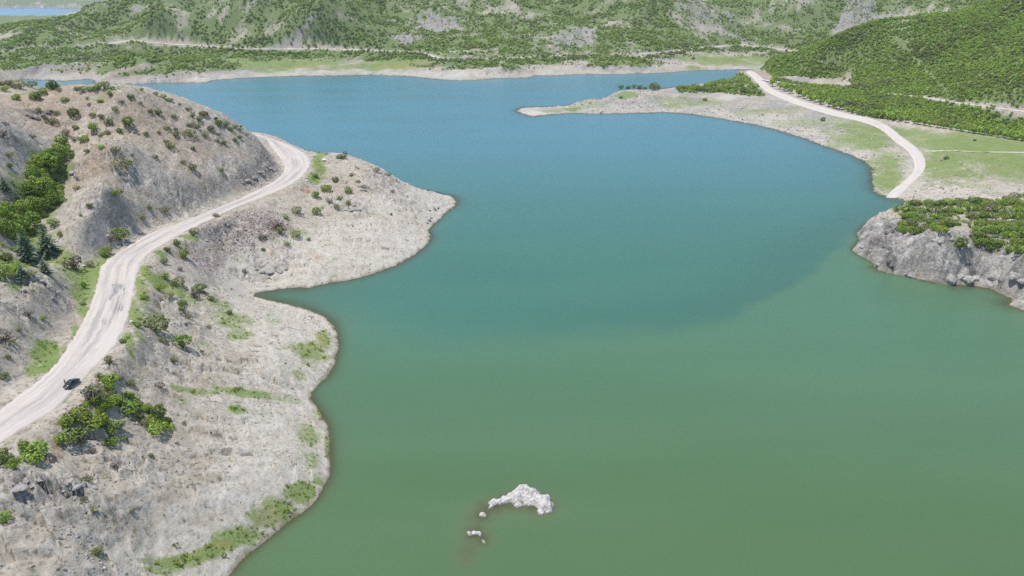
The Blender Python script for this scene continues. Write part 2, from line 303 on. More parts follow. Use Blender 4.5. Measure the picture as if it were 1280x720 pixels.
lr = np.log(RR)
def Hat(x, y, F=None):
    F = H if F is None else F
    x = np.asarray(x, float); y = np.asarray(y, float)
    r = np.clip(np.hypot(x, y), RR[0] + 1e-3, RR[-1] - 1); th = np.degrees(np.arctan2(x, y))
    i = np.clip(np.searchsorted(RR, r) - 1, 0, len(RR) - 2); j = np.clip(np.searchsorted(TH, th) - 1, 0, len(TH) - 2)
    fi = (r - RR[i]) / (RR[i + 1] - RR[i]); fj = np.clip((th - TH[j]) / (TH[j + 1] - TH[j]), 0, 1)
    return (F[i, j] * (1 - fj) + F[i, j + 1] * fj) * (1 - fi) + (F[i + 1, j] * (1 - fj) + F[i + 1, j + 1] * fj) * fi
def ground(u, v, tmin=80):                          # where the sight line through a photo pixel meets the ground
    dx, dy, dz = rays(u, v); L = math.sqrt(dx * dx + dy * dy + dz * dz)
    t = tmin * np.exp(np.arange(0, math.log(9000 / tmin), .0025)); s = t / L
    x, y, z = dx * s, dy * s, CAMH + dz * s
    b = z < np.maximum(Hat(x, y), 0); i = int(np.argmax(b)) if b.any() else len(t) - 1
    f = .5
    if i > 0:
        a0 = z[i - 1] - max(float(Hat(x[i - 1], y[i - 1])), 0); a1 = z[i] - max(float(Hat(x[i], y[i])), 0); f = a0 / (a0 - a1 + 1e-9)
        q = s[i - 1] + f * (s[i] - s[i - 1])
    else: q = s[0]
    return np.array([dx * q, dy * q, max(0., float(Hat(dx * q, dy * q)))]), float(q)      # q = depth along the view axis

# ------------------------------------------------------------------ ground cover masks: patches placed on the ground in metres
mask = {k: np.zeros(H.shape, np.float32) for k in ('grass', 'yellow', 'brown', 'scree', 'red', 'grey', 'pale', 'dark')}
wob = .35 * noise(GX / 6, GY / 6, 101) + .25 * noise(GX / 2.2, GY / 2.2, 102)
wobf = .45 * noise(GX / 30, GY / 30, 103) + .3 * noise(GX / 11, GY / 11, 104)
def patch(kind, u, v, ru, rv, s=1., rot=0.):
    p, q = ground(u, v)
    rx = ru * q / FPX; p1, _ = ground(u, v + rv); p0, _ = ground(u, v - rv)
    ry = np.clip(.5 * np.hypot(*(p1 - p0)[:2]), rx * .3 * rv / ru, rx * 7 * rv / ru)
    b = max(rx, ry) * 1.8
    m = (np.abs(GX - p[0]) < b) & (np.abs(GY - p[1]) < b)
    if not m.any(): return
    dx, dy = GX[m] - p[0], GY[m] - p[1]
    a = math.atan2(p[0], p[1]); c_, s_ = math.cos(a), math.sin(a)
    ex, ey = dx * c_ - dy * s_, dx * s_ + dy * c_
    if rot: ex, ey = ex * math.cos(rot) + ey * math.sin(rot), -ex * math.sin(rot) + ey * math.cos(rot)
    d = np.hypot(ex / rx, ey / ry) + np.where(q > 520, wobf[m], wob[m])
    mask[kind][m] = np.maximum(mask[kind][m], s * (1 - smooth(.25, 1.45, d)))
P = patch
for a in [(108,350,30,14,1),(118,338,20,10,1),(102,372,12,16,1),(168,395,8,24,1),(176,360,8,24,1),(60,446,18,18,1),(195,350,22,10,.9),(215,362,22,10,.8),(112,346,26,12),(125,330,10,6),(108,365,10,12),(105,388,7,12),(95,415,6,12),(82,440,6,10),(64,443,14,16),(45,462,12,10),(75,327,18,8),(135,322,10,5),(168,400,5,16),(160,425,6,12),(176,365,5,18),(182,340,6,10),(200,318,8,5),(235,296,12,3),(398,206,9,14),(392,222,8,8),(404,192,8,4),(410,188,12,3)]: P('grass', *a)
for a in [(205,355,24,10,.7),(232,372,20,8,.6),(290,398,26,11,.75),(300,418,16,8,.7),(275,380,16,6,.6),(385,438,24,14,.9),(405,425,10,12,.8),(300,490,36,6,.9),(245,489,26,4,.8),(330,496,20,5,.6),(295,512,12,7,.85),(385,545,16,20,.65),(388,575,12,14,.55),(360,500,25,6,.45),(400,520,10,10,.5),(255,430,10,6,.4),(340,400,12,8,.35),(375,470,14,6,.5),(225,500,12,6,.4)]: P('grass', *a)
for a in [(235,696,24,6),(262,690,20,8),(282,680,18,8),(305,665,20,10),(330,648,22,11),(350,632,22,11),(370,620,18,10),(385,610,10,8),(215,700,20,6,.7),(320,690,18,6,.35),(200,714,20,5,.7)]: P('grass', *a)
for a in [(255,694,30,9),(300,670,28,13),(345,642,28,13),(374,616,18,11),(225,704,30,8),(395,600,8,8,.7),(410,560,6,14,.6)]: P('grass', *a)
for a in [(280,683,12,6,.9),(240,693,12,4,.9),(305,652,10,5,.6),(400,425,12,10,.7),(395,465,16,12,.85),(410,450,8,10,.8),(345,640,14,6,.5),(300,395,14,6,.4)]: P('yellow', *a)
for a in [(205,700,10,5,.3),(120,692,10,6,.6),(20,430,10,5,.35),(10,330,25,16,.9),(40,300,26,22,.8),(45,250,24,26,.8),(68,208,22,20,.8),(60,108,60,3,.5),(140,112,30,3,.6),(70,320,20,8,.8),(250,258,10,3,.3),(330,246,20,3,.35),(430,260,12,6,.3),(470,268,16,5,.25),(370,290,14,6,.4),(350,300,14,5,.35),(420,345,10,4,.3),(460,320,12,5,.2)]: P('grass', *a)
for a in [(230,178,60,24,.75),(285,190,36,18,.65),(180,165,60,24,.8),(310,290,30,16,.4),(440,235,30,12,.4),(105,215,30,30,.8),(320,232,24,8,.6),(50,122,60,16,1),(130,125,50,14,.9),(190,140,40,18,.9),(120,200,25,22,1),(140,165,40,14,.7),(250,165,30,16,.5),(230,210,30,12,.4),(60,380,30,14,.35),(360,240,20,6,.5),(430,228,30,8,.4)]: P('brown', *a)
for a in [(290,300,42,24,1),(335,280,30,20,.9),(300,268,30,6,.8),(255,330,25,16,.6),(340,215,14,18,.9),(320,230,16,8,.8)]: P('scree', *a)
for a in [(28,170,34,18,.9),(15,200,20,22,.7),(160,280,30,14,.35),(115,672,22,8,.8),(85,660,16,8,.5),(120,300,20,16,.6),(100,715,30,6,.6),(1170,326,50,5,.8),(1240,330,40,4,.7),(1115,320,10,12,.7),(1110,285,14,10,.6),(1200,310,12,5,.7)]: P('grey', *a)
for a in [(382,239,5,4,1),(69,558,6,9,.9),(62,574,8,6,.8),(345,316,12,8,.35),(395,322,10,6,.4),(322,387,6,4,.3),(1205,344,30,4,.25),(1150,345,25,3,.35),(1085,318,10,4,.35)]: P('red', *a)
for a in [(545,262,26,14,1),(505,300,26,18,.95),(470,325,30,12,.95),(430,340,30,9,.9),(500,270,30,14,.6),(390,349,25,6,.9),(370,380,30,5,1),(395,395,20,6,1),(330,372,20,4,1),(230,255,50,16,.5),(130,285,20,22,.5),(210,235,40,16,.4),(300,205,25,10,.4),(340,490,40,20,.3),(300,600,60,30,.35),(1210,342,24,7,1),(1185,340,14,6,.8),(1165,345,22,4,.5),(1270,350,14,8,.5),(1220,248,80,5,.8),(1255,237,40,4,.5),(250,98,26,4,1),(210,100,30,3,.7),(600,92,40,5,1),(620,82,24,4,1),(570,93,40,4,.8),(700,84,50,6,.4),(820,82,50,5,.45),(665,141,20,4,1),(740,135,40,6,.7),(905,122,14,4,.9),(40,95,60,3,.7),(990,150,50,6,.5),(930,145,40,4,.4)]: P('pale', *a)
for a in [(230,255,60,24,1),(150,285,40,22,1),(205,235,50,20,.8),(300,215,34,18,1),(330,210,16,18,1),(120,260,25,25,.8),(40,352,38,16,1),(75,375,22,12,1),(15,390,25,14,.7),(480,228,28,14,.9),(440,255,28,12,.9),(500,250,30,12,.6),(55,612,55,22,1),(110,640,50,20,.6),(160,580,50,24,.4),(345,328,34,12,1),(310,345,30,10,.8),(290,300,45,22,.6),(230,400,30,24,.5),(215,460,50,20,.4),(25,170,34,18,.4),(250,165,40,12,.5),(150,180,40,12,.3),(90,220,16,14,.8),(1185,335,70,18,1),(1100,310,26,30,1),(1265,350,30,20,1),(1195,300,24,14,.8),(700,133,30,8,.6),(740,128,30,8,.6)]:
    mask.setdefault('crag', np.zeros(H.shape, np.float32)); P('crag', *a)
cg = mask['crag'] * np.clip(SD / 4, 0, 1) * np.clip((RD - .5) / 2, 0, 1)
wxn, wyn = GX + 1.5 * noise(GX / 5, GY / 5, 141), GY + 1.5 * noise(GX / 5, GY / 5, 142)
blocky = np.abs(noise(wxn / 3.1 + wyn / 6., wyn / 2.2 - wxn / 7., 143))
for (u, v, w, h) in [(30, 603, 7.5, .8)]:
    pp_, _ = ground(u, v); dd_ = np.hypot(wxn - pp_[0], wyn - pp_[1]) / w; H = H + h * np.exp(-dd_ ** 2.5) * np.where(GR < 300, 1, 0)
H = H + cg * (1.25 * (ridged(wxn * .8 + .6 * wyn, wyn * .8 - .5 * wxn, 5.0, 4, 144, .62) - .6) + 1.1 * (np.floor(blocky * 4) / 4 - .3))
# bedding ledges and joints: tilted slabs that break off in low steps
for a in [(1085,26,36,12,1),(545,30,34,12,1),(510,48,22,7,.8),(720,45,42,15,.9),(370,45,42,10,.9),(890,18,36,12,.8),(175,10,18,4,1),(1055,38,10,8,1),(60,88,60,5,.8),(220,95,50,5,.9),(620,88,40,7,1),(760,85,60,5,.7)]: P('crag', *a)
cgf = mask['crag'] * (GR > 880) * np.clip(SD / 10, 0, 1) * np.clip((RD - 2) / 6, 0, 1)
H = H + cgf * 5.5 * (ridged(GX * .9 + .4 * GY, GY * .8 - .3 * GX, 36, 4, 175, .6) - .45)
mask['grey'] = np.maximum(mask['grey'], (.8 * mask['crag'] * (GR > 880)).astype(np.float32))
nearl = np.clip(SD / 5, 0, 1) * np.clip((RD - .5) / 2, 0, 1) * np.where(GR < 620, 1, 0)
wa, wb = GX + 3.2 * noise(GX / 11, GY / 11, 161) + 1.2 * noise(GX / 3.5, GY / 3.5, 162), GY + 3.2 * noise(GX / 11, GY / 11, 163) + 1.2 * noise(GX / 3.5, GY / 3.5, 164)
LEDGE_SHADE = np.zeros(H.shape)
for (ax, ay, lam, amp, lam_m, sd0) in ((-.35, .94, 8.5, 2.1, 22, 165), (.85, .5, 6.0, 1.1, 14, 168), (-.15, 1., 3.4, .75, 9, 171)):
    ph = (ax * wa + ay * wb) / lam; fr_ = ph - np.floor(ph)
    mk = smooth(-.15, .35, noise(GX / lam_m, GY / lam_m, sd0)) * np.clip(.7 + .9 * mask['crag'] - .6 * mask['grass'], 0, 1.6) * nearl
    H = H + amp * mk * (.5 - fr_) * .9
    LEDGE_SHADE = np.maximum(LEDGE_SHADE, smooth(.15, .6, mk) * np.exp(-((1 - fr_) / (.32 / lam)) ** 2))
# right meadow, spit and far flats
for a in [(1200,178,60,10,.95),(1270,186,40,8,1),(1240,200,50,7,.85),(1270,206,30,6,.8),(1175,214,20,10,.75),(1180,200,16,5,.7),(1112,232,15,9,.9),(1098,212,10,7,.7),(1096,203,18,4,.8),(1075,185,20,4,.5),(1066,158,26,6,.9),(1090,168,16,6,.6),(1040,150,30,5,.4),(1200,230,50,4,.45),(715,136.5,12,3,.9),(780,119,16,4,.9),(845,133,20,3,.6),(880,125,30,5,.4),(1280,225,40,6,.5),(1150,165,20,5,.6)]: P('grass', *a)
for a in [(860,128,50,7,.5),(960,140,50,6,.45),(1010,152,40,6,.45),(1060,175,30,8,.5),(740,131,30,5,.45),(690,139,14,3,.6),(355,80,85,9,1),(490,81,65,8,1),(1230,184,110,18,1),(1180,205,30,14,1),(1270,215,60,10,.8),(1120,165,40,9,.8),(1080,172,40,14,.8),(1108,222,20,16,1),(355,82,70,7,1),(490,82,50,6,1),(430,84,40,5,.7),(905,76,55,8,1),(950,72,40,5,.8),(620,84,30,3,.4),(1225,182,90,16,1),(1260,200,70,12,1),(1190,215,40,10,.8),(1075,165,40,9,.8),(1110,205,20,16,.8),(1050,180,30,6,.5),(1000,155,40,5,.45),(1160,170,40,6,.7),(345,84,60,5,.7),(390,79,50,5,.7),(480,80,50,5,.75),(300,86,25,4,.6),(900,78,44,6,.8),(870,84,16,3,.7),(950,71,34,4,.7),(800,74,20,3,.3),(20,50,40,6,.8),(20,33,40,5,.9),(0,95,20,1.5,.3),(220,83,30,3,.3)]: P('grass', *a)
for a in [(400,82,30,4,.5),(500,82,30,4,.5),(910,80,30,4,.5),(0,46,24,2,.0)]: P('yellow', *a)
for a in [(45,141,18,4,1),(1112,283,7,6,.9),(1110,300,6,6,.8),(1112,317,6,5,1),(1112,327,6,5,.9),(1150,300,10,4,.5),(1251,354,5,4,1),(60,80,60,8,.5),(160,92,40,5,.5),(450,55,1,1,0)]: P('dark', *a)
# bleached draw-down belt close to the water; it ends raggedly
belt = np.where(is_left, np.where(GX > -125, 12., 8.), np.where(GR > 900, 4.5, np.where((GX > 150) & (GY < 380), .8, 3.5)))
bn = (H + 3.2 * noise(GX / 22, GY / 22, 111) + 1.8 * noise(GX / 7, GY / 7, 112))
mask['pale'] = np.maximum(mask['pale'], (np.where(is_left, .75, .4) * (1 - smooth(belt * .7, belt * 1.15, bn)) * (SD > 0)).astype(np.float32))
rpf = rp & (SD > 0) & (SD < 34) & (GY < 345)
mask['grey'] = np.where(rpf, np.maximum(mask['grey'], .85), mask['grey']).astype(np.float32)
mask['dark'] = np.where(rpf, np.maximum(mask['dark'], .9 * smooth(.15, .6, fbm(GX, GY, 9, 3, 151))), mask['dark']).astype(np.float32)
mask['pale'] = np.where(rpf, np.maximum(mask['pale'], .9 * smooth(.2, .7, fbm(GX, GY, 11, 3, 155)) * (SD < 14)), mask['pale']).astype(np.float32)
sp_ = (GX > -20) & (GY > 560) & (GY < 900) & (SD > 0) & (SD < 90)
mask['grey'] = np.where(sp_, np.maximum(mask['grey'], .85 * smooth(-.2, .4, fbm(GX, GY, 26, 3, 177))), mask['grey']).astype(np.float32)
fb = (GR > 950) & (H < 26) & (SD > 0)
mask['grey'] = np.where(fb, np.maximum(mask['grey'], .9 * smooth(-.1, .5, fbm(GX, GY, 60, 3, 157))), mask['grey']).astype(np.float32)
mask['brown'] = np.where(fb, np.maximum(mask['brown'], .8 * smooth(.0, .6, fbm(GX, GY, 70, 3, 159))), mask['brown']).astype(np.float32)
wet = (np.clip(1 - (np.maximum(SD, 0) + .4 * noise(GX / 2, GY / 2, 113)) / 1.1, 0, 1) * (SD < 1.5)).astype(np.float32)
# scrub cover (share of ground under bushes) on the far and right hills
cov = .74 + .45 * fbm(GX, GY, 130, 4, 121) - .4 * smooth(1.0, 1.5, rock_far) - .4 * smooth(.85, 1.25, ridged(GX * .9 + GY * .5, GY * .8 - .4 * GX, 210, 2, 125))
hill_cov = np.where((GR > 900) & ((GX < 380) | (GY > 1080)), np.clip(cov + .30, 0.06, 1), 0) * smooth(5, 10, H + 2 * noise(GX / 40, GY / 40, 135)) * (SD > 0)
rh = (GX > 240 + (GY - 560) * .2) & (GX < 1100) & (GY > 480) & (GY < 1080)
wood = np.array([at(u, v, 8.5)[:2] for u, v in [(960,104),(1000,120),(1040,133),(1080,143),(1120,149),(1160,156),(1200,163),(1240,169),(1300,181),(1400,195),(1400,150),(1290,141),(1245,136),(1200,130),(1150,123),(1110,119.5),(1060,115),(1000,109),(965,102)]])
wood_in = inside(wood, GX + 3 * noise(GX / 9, GY / 9, 136), GY + 6 * noise(GX / 12, GY / 12, 137))
hill_cov = np.where(rh, np.clip(1.25 + .5 * fbm(GX, GY, 50, 3, 131), .0, 1) * np.where(wood_in, 1, smooth(13.5, 15.5, H + .8 * noise(GX / 14, GY / 14, 133))), hill_cov)
def thin(u, v, ru, rv, s):
    mask['tmp'] = np.zeros(H.shape, np.float32); patch('tmp', u, v, ru, rv, s); globals()['hill_cov'] = hill_cov * (1 - mask.pop('tmp'))
for a in [(355,81,78,7,1),(490,82,58,6,1),(905,76,60,8,1),(430,83,40,5,.8),(545,30,34,12,.9),(510,48,22,7,.9),(620,68,1,1,0),(720,45,45,16,.55),(735,40,12,10,.8),(880,15,40,14,.6),(930,25,30,10,.5),(1075,25,30,10,.6),(1120,22,35,9,.45),(1055,38,10,8,.9),(1130,28,30,8,.5),(370,45,40,12,.7),(340,38,20,10,.6),(440,25,30,8,.55),(60,82,60,8,.8),(140,92,60,5,.85),(180,60,50,6,.35),(225,20,14,18,.6),(175,9,16,4,.9),(265,17,8,4,.9),(300,45,20,8,.6),(990,38,26,6,.6),(1040,75,30,8,.45),(1050,103,15,5,.8),(1250,85,20,4,.5),(1250,129,40,3,.8),(1040,65,20,6,.35),(230,90,40,5,.9),(600,88,50,5,.95),(850,77,70,5,.85),(400,86,90,5,.97),(0,46,24,3,.9)]: thin(*a)
trk = np.array([ground(u, v)[0][:2] for u, v in [(1118,47),(1132,62),(1146,76),(1160,90),(1172,104),(1186,118)]])
hill_cov = hill_cov * np.clip((RD - 3) / 4, 0, 1); under = hill_cov
hill_cov = hill_cov * np.where(rh, smooth(1.0, 3.0, seg_dist(trk, GX, GY)), 1)
slope_f = np.clip(under, 0, 1)

# ------------------------------------------------------------------ materials of the land
def ground_mat():
    t = NT('ground'); pos = t.n('NewGeometry').outputs['Position']
    m1 = t.n('SeparateColor', {0: t.attr('cover_a').outputs['Color']}).outputs
    m2 = t.n('SeparateColor', {0: t.attr('cover_b').outputs['Color']}).outputs
    m3 = t.n('SeparateColor', {0: t.attr('cover_c').outputs['Color']}).outputs
    warp = t.n('VectorMath', {0: pos, 1: t.n('VectorMath', {0: t.n('TexNoise', {'Vector': pos, 'Scale': .25, 'Detail': 3}).outputs['Color'], 1: (5, 5, 5)}, operation='MULTIPLY').outputs[0]}, operation='ADD').outputs[0]
    n1 = t.noise(pos, .9, 8, .72); n2 = t.noise(pos, .11, 7, .62); n3 = t.noise(pos, .025, 5, .6); n4 = t.noise(pos, 2.6, 4, .65); n5 = t.noise(pos, .38, 7, .7)
    stone = t.n('TexVoronoi', {'Vector': warp, 'Scale': .62}); sv = t.n('SeparateColor', {0: stone.outputs['Color']}).outputs[0]
    stone2 = t.n('TexVoronoi', {'Vector': pos, 'Scale': 1.5}); sv2 = t.n('SeparateColor', {0: stone2.outputs['Color']}).outputs[1]
    crk = t.n('TexVoronoi', {'Vector': t.n('VectorMath', {0: warp, 1: (.8, .45, 1.6)}, operation='MULTIPLY').outputs[0], 'Scale': .16}, feature='DISTANCE_TO_EDGE').outputs['Distance']
    c = t.mix(t.mr(n2, .35, .65), (.365, .315, .24), (.465, .42, .34))
    c = t.mix(t.math('MULTIPLY', t.mr(n3, .42, .62), .5), c, (.29, .265, .235))
    c = t.mix(t.math('MULTIPLY', t.math('MULTIPLY', m1[2], .72), t.mr(n5, .25, .5)), c, t.mix(t.mr(n1, .3, .7), (.23, .155, .095), (.39, .285, .19)))               # brown soil
    c = t.mix(t.math('MULTIPLY', m2[2], t.mr(n5, .25, .5)), c, t.mix(sv2, (.19, .185, .18), (.34, .33, .325)))              # grey rock
    c = t.mix(t.math('MULTIPLY', m3[0], t.mr(n5, .25, .5)), c, t.mix(sv, (.165, .125, .108), (.37, .295, .26)))               # scree
    c = t.mix(t.math('MULTIPLY', m2[1], t.mr(n2, .2, .5)), c, t.mix(t.mr(n5, .3, .7), (.425, .39, .32), (.565, .53, .455))) # bleached belt
    c = t.mix(t.math('MULTIPLY', m2[0], t.mr(n1, .3, .55)), c, (.36, .175, .105))                                            # red earth
    cr = t.attr('crag').outputs['Fac']; blk = t.n('TexVoronoi', {'Vector': t.n('VectorMath', {0: warp, 1: (1, .6, 1.5)}, operation='MULTIPLY').outputs[0], 'Scale': .42}); bv = t.n('SeparateColor', {0: blk.outputs['Color']}).outputs[0]
    bed_ = t.n('TexVoronoi', {'Vector': t.n('VectorMath', {0: warp, 1: (1, .6, 1.5)}, operation='MULTIPLY').outputs[0], 'Scale': .42}, feature='DISTANCE_TO_EDGE').outputs['Distance']
    c = t.mix(t.math('MULTIPLY', t.mr(t.math('ADD', cr, t.math('MULTIPLY', t.math('SUBTRACT', n5, .5), 1.6)), .25, .6), .85), c, t.mix(bv, t.mix(.5, c, (.21, .195, .18)), t.mix(.45, c, (.56, .53, .485))))
    c = t.mix(t.math('MULTIPLY', t.math('MULTIPLY', cr, t.mr(bed_, .09, .0)), .75), c, (.10, .09, .078))
    # mottling, pebbles and small blocks: light and dark bits of stone, cracks in the beds
    dk = t.math('SUBTRACT', 1.0, t.math('MULTIPLY', m2[1], .62))
    c = t.mix(t.math('MULTIPLY', dk, t.math('MULTIPLY', t.mr(n5, .54, .60), .20)), c, t.mix(.5, c, (.16, .125, .09)))
    c = t.mix(t.math('MULTIPLY', dk, t.math('MULTIPLY', t.mr(n1, .575, .61), .42)), c, t.mix(.5, c, (.08, .07, .058)))
    c = t.mix(t.math('MULTIPLY', t.mr(n1, .42, .385), .5), c, t.mix(.6, c, (.62, .60, .56)))
    c = t.mix(t.math('MULTIPLY', t.mr(sv, .74, .80), .5), c, t.mix(.5, c, (.60, .58, .54)))
    c = t.mix(t.math('MULTIPLY', dk, t.math('MULTIPLY', t.mr(sv2, .84, .90), .65)), c, t.mix(.7, c, (.07, .062, .055)))
    c = t.mix(t.math('MULTIPLY', dk, t.math('MULTIPLY', t.mr(n4, .59, .63), .40)), c, t.mix(.6, c, (.10, .09, .075)))
    c = t.mix(t.math('MULTIPLY', t.mr(crk, .03, .0), t.math('MULTIPLY', t.mr(n2, .46, .62), .55)), c, (.11, .098, .08))
    c = t.mix(t.math('MULTIPLY', m3[1], t.mr(n1, .3, .55)), c, (.085, .08, .078))                                            # dark crags
    c = t.mix(t.math('MULTIPLY', t.mr(t.math('ADD', t.attr('ledge').outputs['Fac'], t.math('MULTIPLY', t.math('SUBTRACT', n4, .5), .8)), .3, .7), .62), c, (.115, .103, .09))  # ledge risers: crack lines and crease shade painted dark into the colour
    # strata: thin dark partings and paler bands that follow the bedding
    rot_ = t.n('VectorRotate', {'Vector': warp, 'Angle': .36}, rotation_type='Z_AXIS').outputs[0]
    s1 = t.noise(t.n('VectorMath', {0: rot_, 1: (.07, .62, .62)}, operation='MULTIPLY').outputs[0], 1., 6, .62)
    s2 = t.noise(t.n('VectorMath', {0: rot_, 1: (.16, 1.5, 1.5)}, operation='MULTIPLY').outputs[0], 1., 5, .6)
    c = t.mix(t.math('MULTIPLY', t.math('MULTIPLY', t.mr(s1, .565, .59), t.mr(s1, .63, .60)), .55), c, t.mix(.25, c, (.10, .09, .075)))
    c = t.mix(t.math('MULTIPLY', t.math('MULTIPLY', t.mr(s2, .555, .585), t.mr(s2, .64, .61)), .45), c, t.mix(.3, c, (.10, .09, .075)))
    c = t.mix(t.math('MULTIPLY', t.mr(s1, .43, .38), .4), c, t.mix(.4, c, (.62, .60, .555)))
    # plants: thin grass breaks up into blades and tufts at its edges
    gn = t.math('ADD', t.math('MULTIPLY', n1, .5), t.math('MULTIPLY', n5, .5))
    gf = t.mr(t.math('ADD', t.math('SUBTRACT', m1[0], .30), t.math('MULTIPLY', t.math('SUBTRACT', gn, .5), 3.2)), -.35, .6)
    gf = t.math('MULTIPLY', t.math('MULTIPLY', gf, t.mr(m1[0], .02, .3)), .86)
    gcol = t.mix(t.mr(n4, .3, .7), (.095, .165, .026), (.195, .27, .055)); gcol = t.mix(t.math('MULTIPLY', t.mr(n2, .46, .7), .8), gcol, (.215, .225, .085))
    gcol = t.mix(t.math('MULTIPLY', m1[1], .85), gcol, (.25, .235, .045))
    c = t.mix(gf, c, gcol)
    # sparse olive herbs over the dry ground
    herb = t.math('MULTIPLY', t.mr(t.noise(pos, .30, 8, .75), .53, .64), t.math('SUBTRACT', .62, t.math('MULTIPLY', m2[1], .3)))
    herb = t.math('MULTIPLY', herb, t.mr(t.noise(pos, .045, 4, .6), .38, .6))
    c = t.mix(herb, c, t.mix(n4, (.11, .13, .045), (.20, .195, .09)))
    # undergrowth beneath the far scrub
    sc_ = t.attr('scrub').outputs['Fac']
    c = t.mix(t.math('MULTIPLY', t.mr(t.math('ADD', sc_, t.math('MULTIPLY', t.math('SUBTRACT', n2, .5), 1.2)), .15, .7), .88), c, t.mix(t.mr(n5, .3, .7), (.088, .14, .032), (.155, .21, .058)))
    c = t.mix(t.math('MULTIPLY', m3[2], .65), c, (.13, .11, .08))                                                             # wet, silty waterline
    bmp = t.n('Bump', {'Height': t.math('ADD', t.math('ADD', n1, t.math('MULTIPLY', n5, .8)), t.math('MULTIPLY', sv, .12)), 'Strength': .5, 'Distance': .7})
    b = t.n('BsdfPrincipled', {'Base Color': c, 'Roughness': .93, 'Specular IOR Level': .2, 'Normal': bmp.outputs[0]})
    return t.surf(b)
GROUND = ground_mat()
def water_mat():
    t = NT('water'); pos = t.n('NewGeometry').outputs['Position']
    col = t.attr('tint').outputs['Color']; clear = t.attr('clear').outputs['Fac']
    sv = t.n('VectorMath', {0: pos, 1: (1, 2.4, 1)}, operation='MULTIPLY').outputs[0]
    w1 = t.noise(sv, .75, 5, .62); w2 = t.noise(sv, .13, 4, .5); w3 = t.noise(t.n('VectorMath', {0: pos, 1: (.35, 1.6, 1)}, operation='MULTIPLY').outputs[0], .018, 5, .55)
    c = t.mix(t.mr(w3, .3, .7), t.mix(.04, col, (0, 0, 0)), t.mix(.015, col, (.4, .5, .5)))
    bmp = t.n('Bump', {'Height': t.math('ADD', w1, t.math('MULTIPLY', w2, .6)), 'Strength': .3, 'Distance': .5})
    b = t.n('BsdfPrincipled', {'Base Color': c, 'Roughness': t.mr(w3, .35, .65, .20, .30), 'IOR': 1.33, 'Normal': bmp.outputs[0]})
    tr = t.n('BsdfTransparent', {'Color': (.70, .72, .55, 1)})
    mx = t.n('MixShader', {0: clear, 1: b, 2: tr}); return t.surf(mx)
WATER = water_mat()
def road_mat(name, asphalt, k_=1.):
    t = NT(name); uv = t.n('UVMap', uv_map='UVMap').outputs[0]; pos = t.n('NewGeometry').outputs['Position']
    s = t.n('SeparateXYZ', {0: uv}).outputs; U, Vv = s[0], s[1]
    st = t.n('CombineXYZ', {0: t.math('MULTIPLY', U, 12.), 1: t.math('MULTIPLY', Vv, .035)}).outputs[0]
    n1 = t.noise(pos, 1.4, 6, .65); n2 = t.noise(st, 1., 5, .6); n3 = t.noise(pos, .12, 4)
    c = t.mix(n1, tuple(k_ * x for x in (.45, .405, .355)), tuple(k_ * x for x in (.58, .535, .48))); c = t.mix(t.math('MULTIPLY', t.mr(n2, .46, .66), .5), c, (.36, .335, .315))
    c = t.mix(t.math('MULTIPLY', t.mr(n3, .52, .7), .35), c, (.40, .34, .28))
    if asphalt:                                                           # worn asphalt showing through the dust in the middle
        mid = t.mr(t.math('ABSOLUTE', t.math('SUBTRACT', U, .46)), .20, .36, 1, 0)
        c = t.mix(t.math('MULTIPLY', mid, t.math('MULTIPLY', t.mr(t.noise(st, .55, 5, .6), .44, .62), .72)), c, (.29, .275, .265))
        ap = t.attr('patch').outputs['Fac']
        c = t.mix(t.math('MULTIPLY', ap, t.math('MULTIPLY', t.mr(t.noise(st, 1.5, 6, .7), .42, .54), .8)), c, (.17, .168, .175))
    edge = t.math('ADD', t.mr(t.math('ABSOLUTE', t.math('SUBTRACT', U, .5)), .43, .5), t.math('MULTIPLY', t.math('SUBTRACT', n1, .5), 1.2))
    c = t.mix(t.math('MULTIPLY', t.mr(edge, .3, .9), .7), c, (.36, .31, .25))
    bm = t.n('Bump', {'Height': t.math('ADD', n1, n2), 'Strength': .4, 'Distance': .25})
    return t.surf(t.n('BsdfPrincipled', {'Base Color': c, 'Roughness': .92, 'Specular IOR Level': .2, 'Normal': bm.outputs[0]}))
def rock_mat(name, c0, c1, c2):
    t = NT(name); pos = t.n('NewGeometry').outputs['Position']
    n1 = t.noise(pos, .8, 7, .68); n2 = t.noise(pos, 3., 4, .6)
    c = t.mix(t.mr(n1, .3, .65), c0, c1); c = t.mix(t.math('MULTIPLY', t.mr(n2, .55, .7), .7), c, c2)
    z = t.n('SeparateXYZ', {0: pos}).outputs[2]
    c = t.mix(t.mr(t.math('ADD', z, t.math('MULTIPLY', n1, .5)), .25, .65, .75, 0), c, (.12, .095, .06))
    vd = t.n('TexVoronoi', {'Vector': t.n('VectorMath', {0: pos, 1: t.n('VectorMath', {0: t.n('TexNoise', {'Vector': pos, 'Scale': .9, 'Detail': 3}).outputs['Color'], 1: (1.6, 1.6, 1.6)}, operation='MULTIPLY').outputs[0]}, operation='ADD').outputs[0], 'Scale': .8}, feature='DISTANCE_TO_EDGE').outputs['Distance']
    c = t.mix(t.math('MULTIPLY', t.mr(vd, .05, 0), .5), c, tuple(.45 * x for x in c2))
    bm = t.n('Bump', {'Height': t.math('ADD', n1, t.math('MULTIPLY', n2, .5)), 'Strength': .8, 'Distance': .5})
    return t.surf(t.n('BsdfPrincipled', {'Base Color': c, 'Roughness': .9, 'Specular IOR Level': .2, 'Normal': bm.outputs[0]}))
ROCK_PALE = rock_mat('pale_limestone', (.46, .43, .395), (.66, .63, .60), (.25, .23, .21))
ROCK_BLUFF = rock_mat('bluff_rock', (.36, .33, .30), (.52, .48, .44), (.14, .13, .12))
ROCK_GREY = rock_mat('grey_rock', (.27, .25, .235), (.42, .395, .37), (.12, .11, .105))
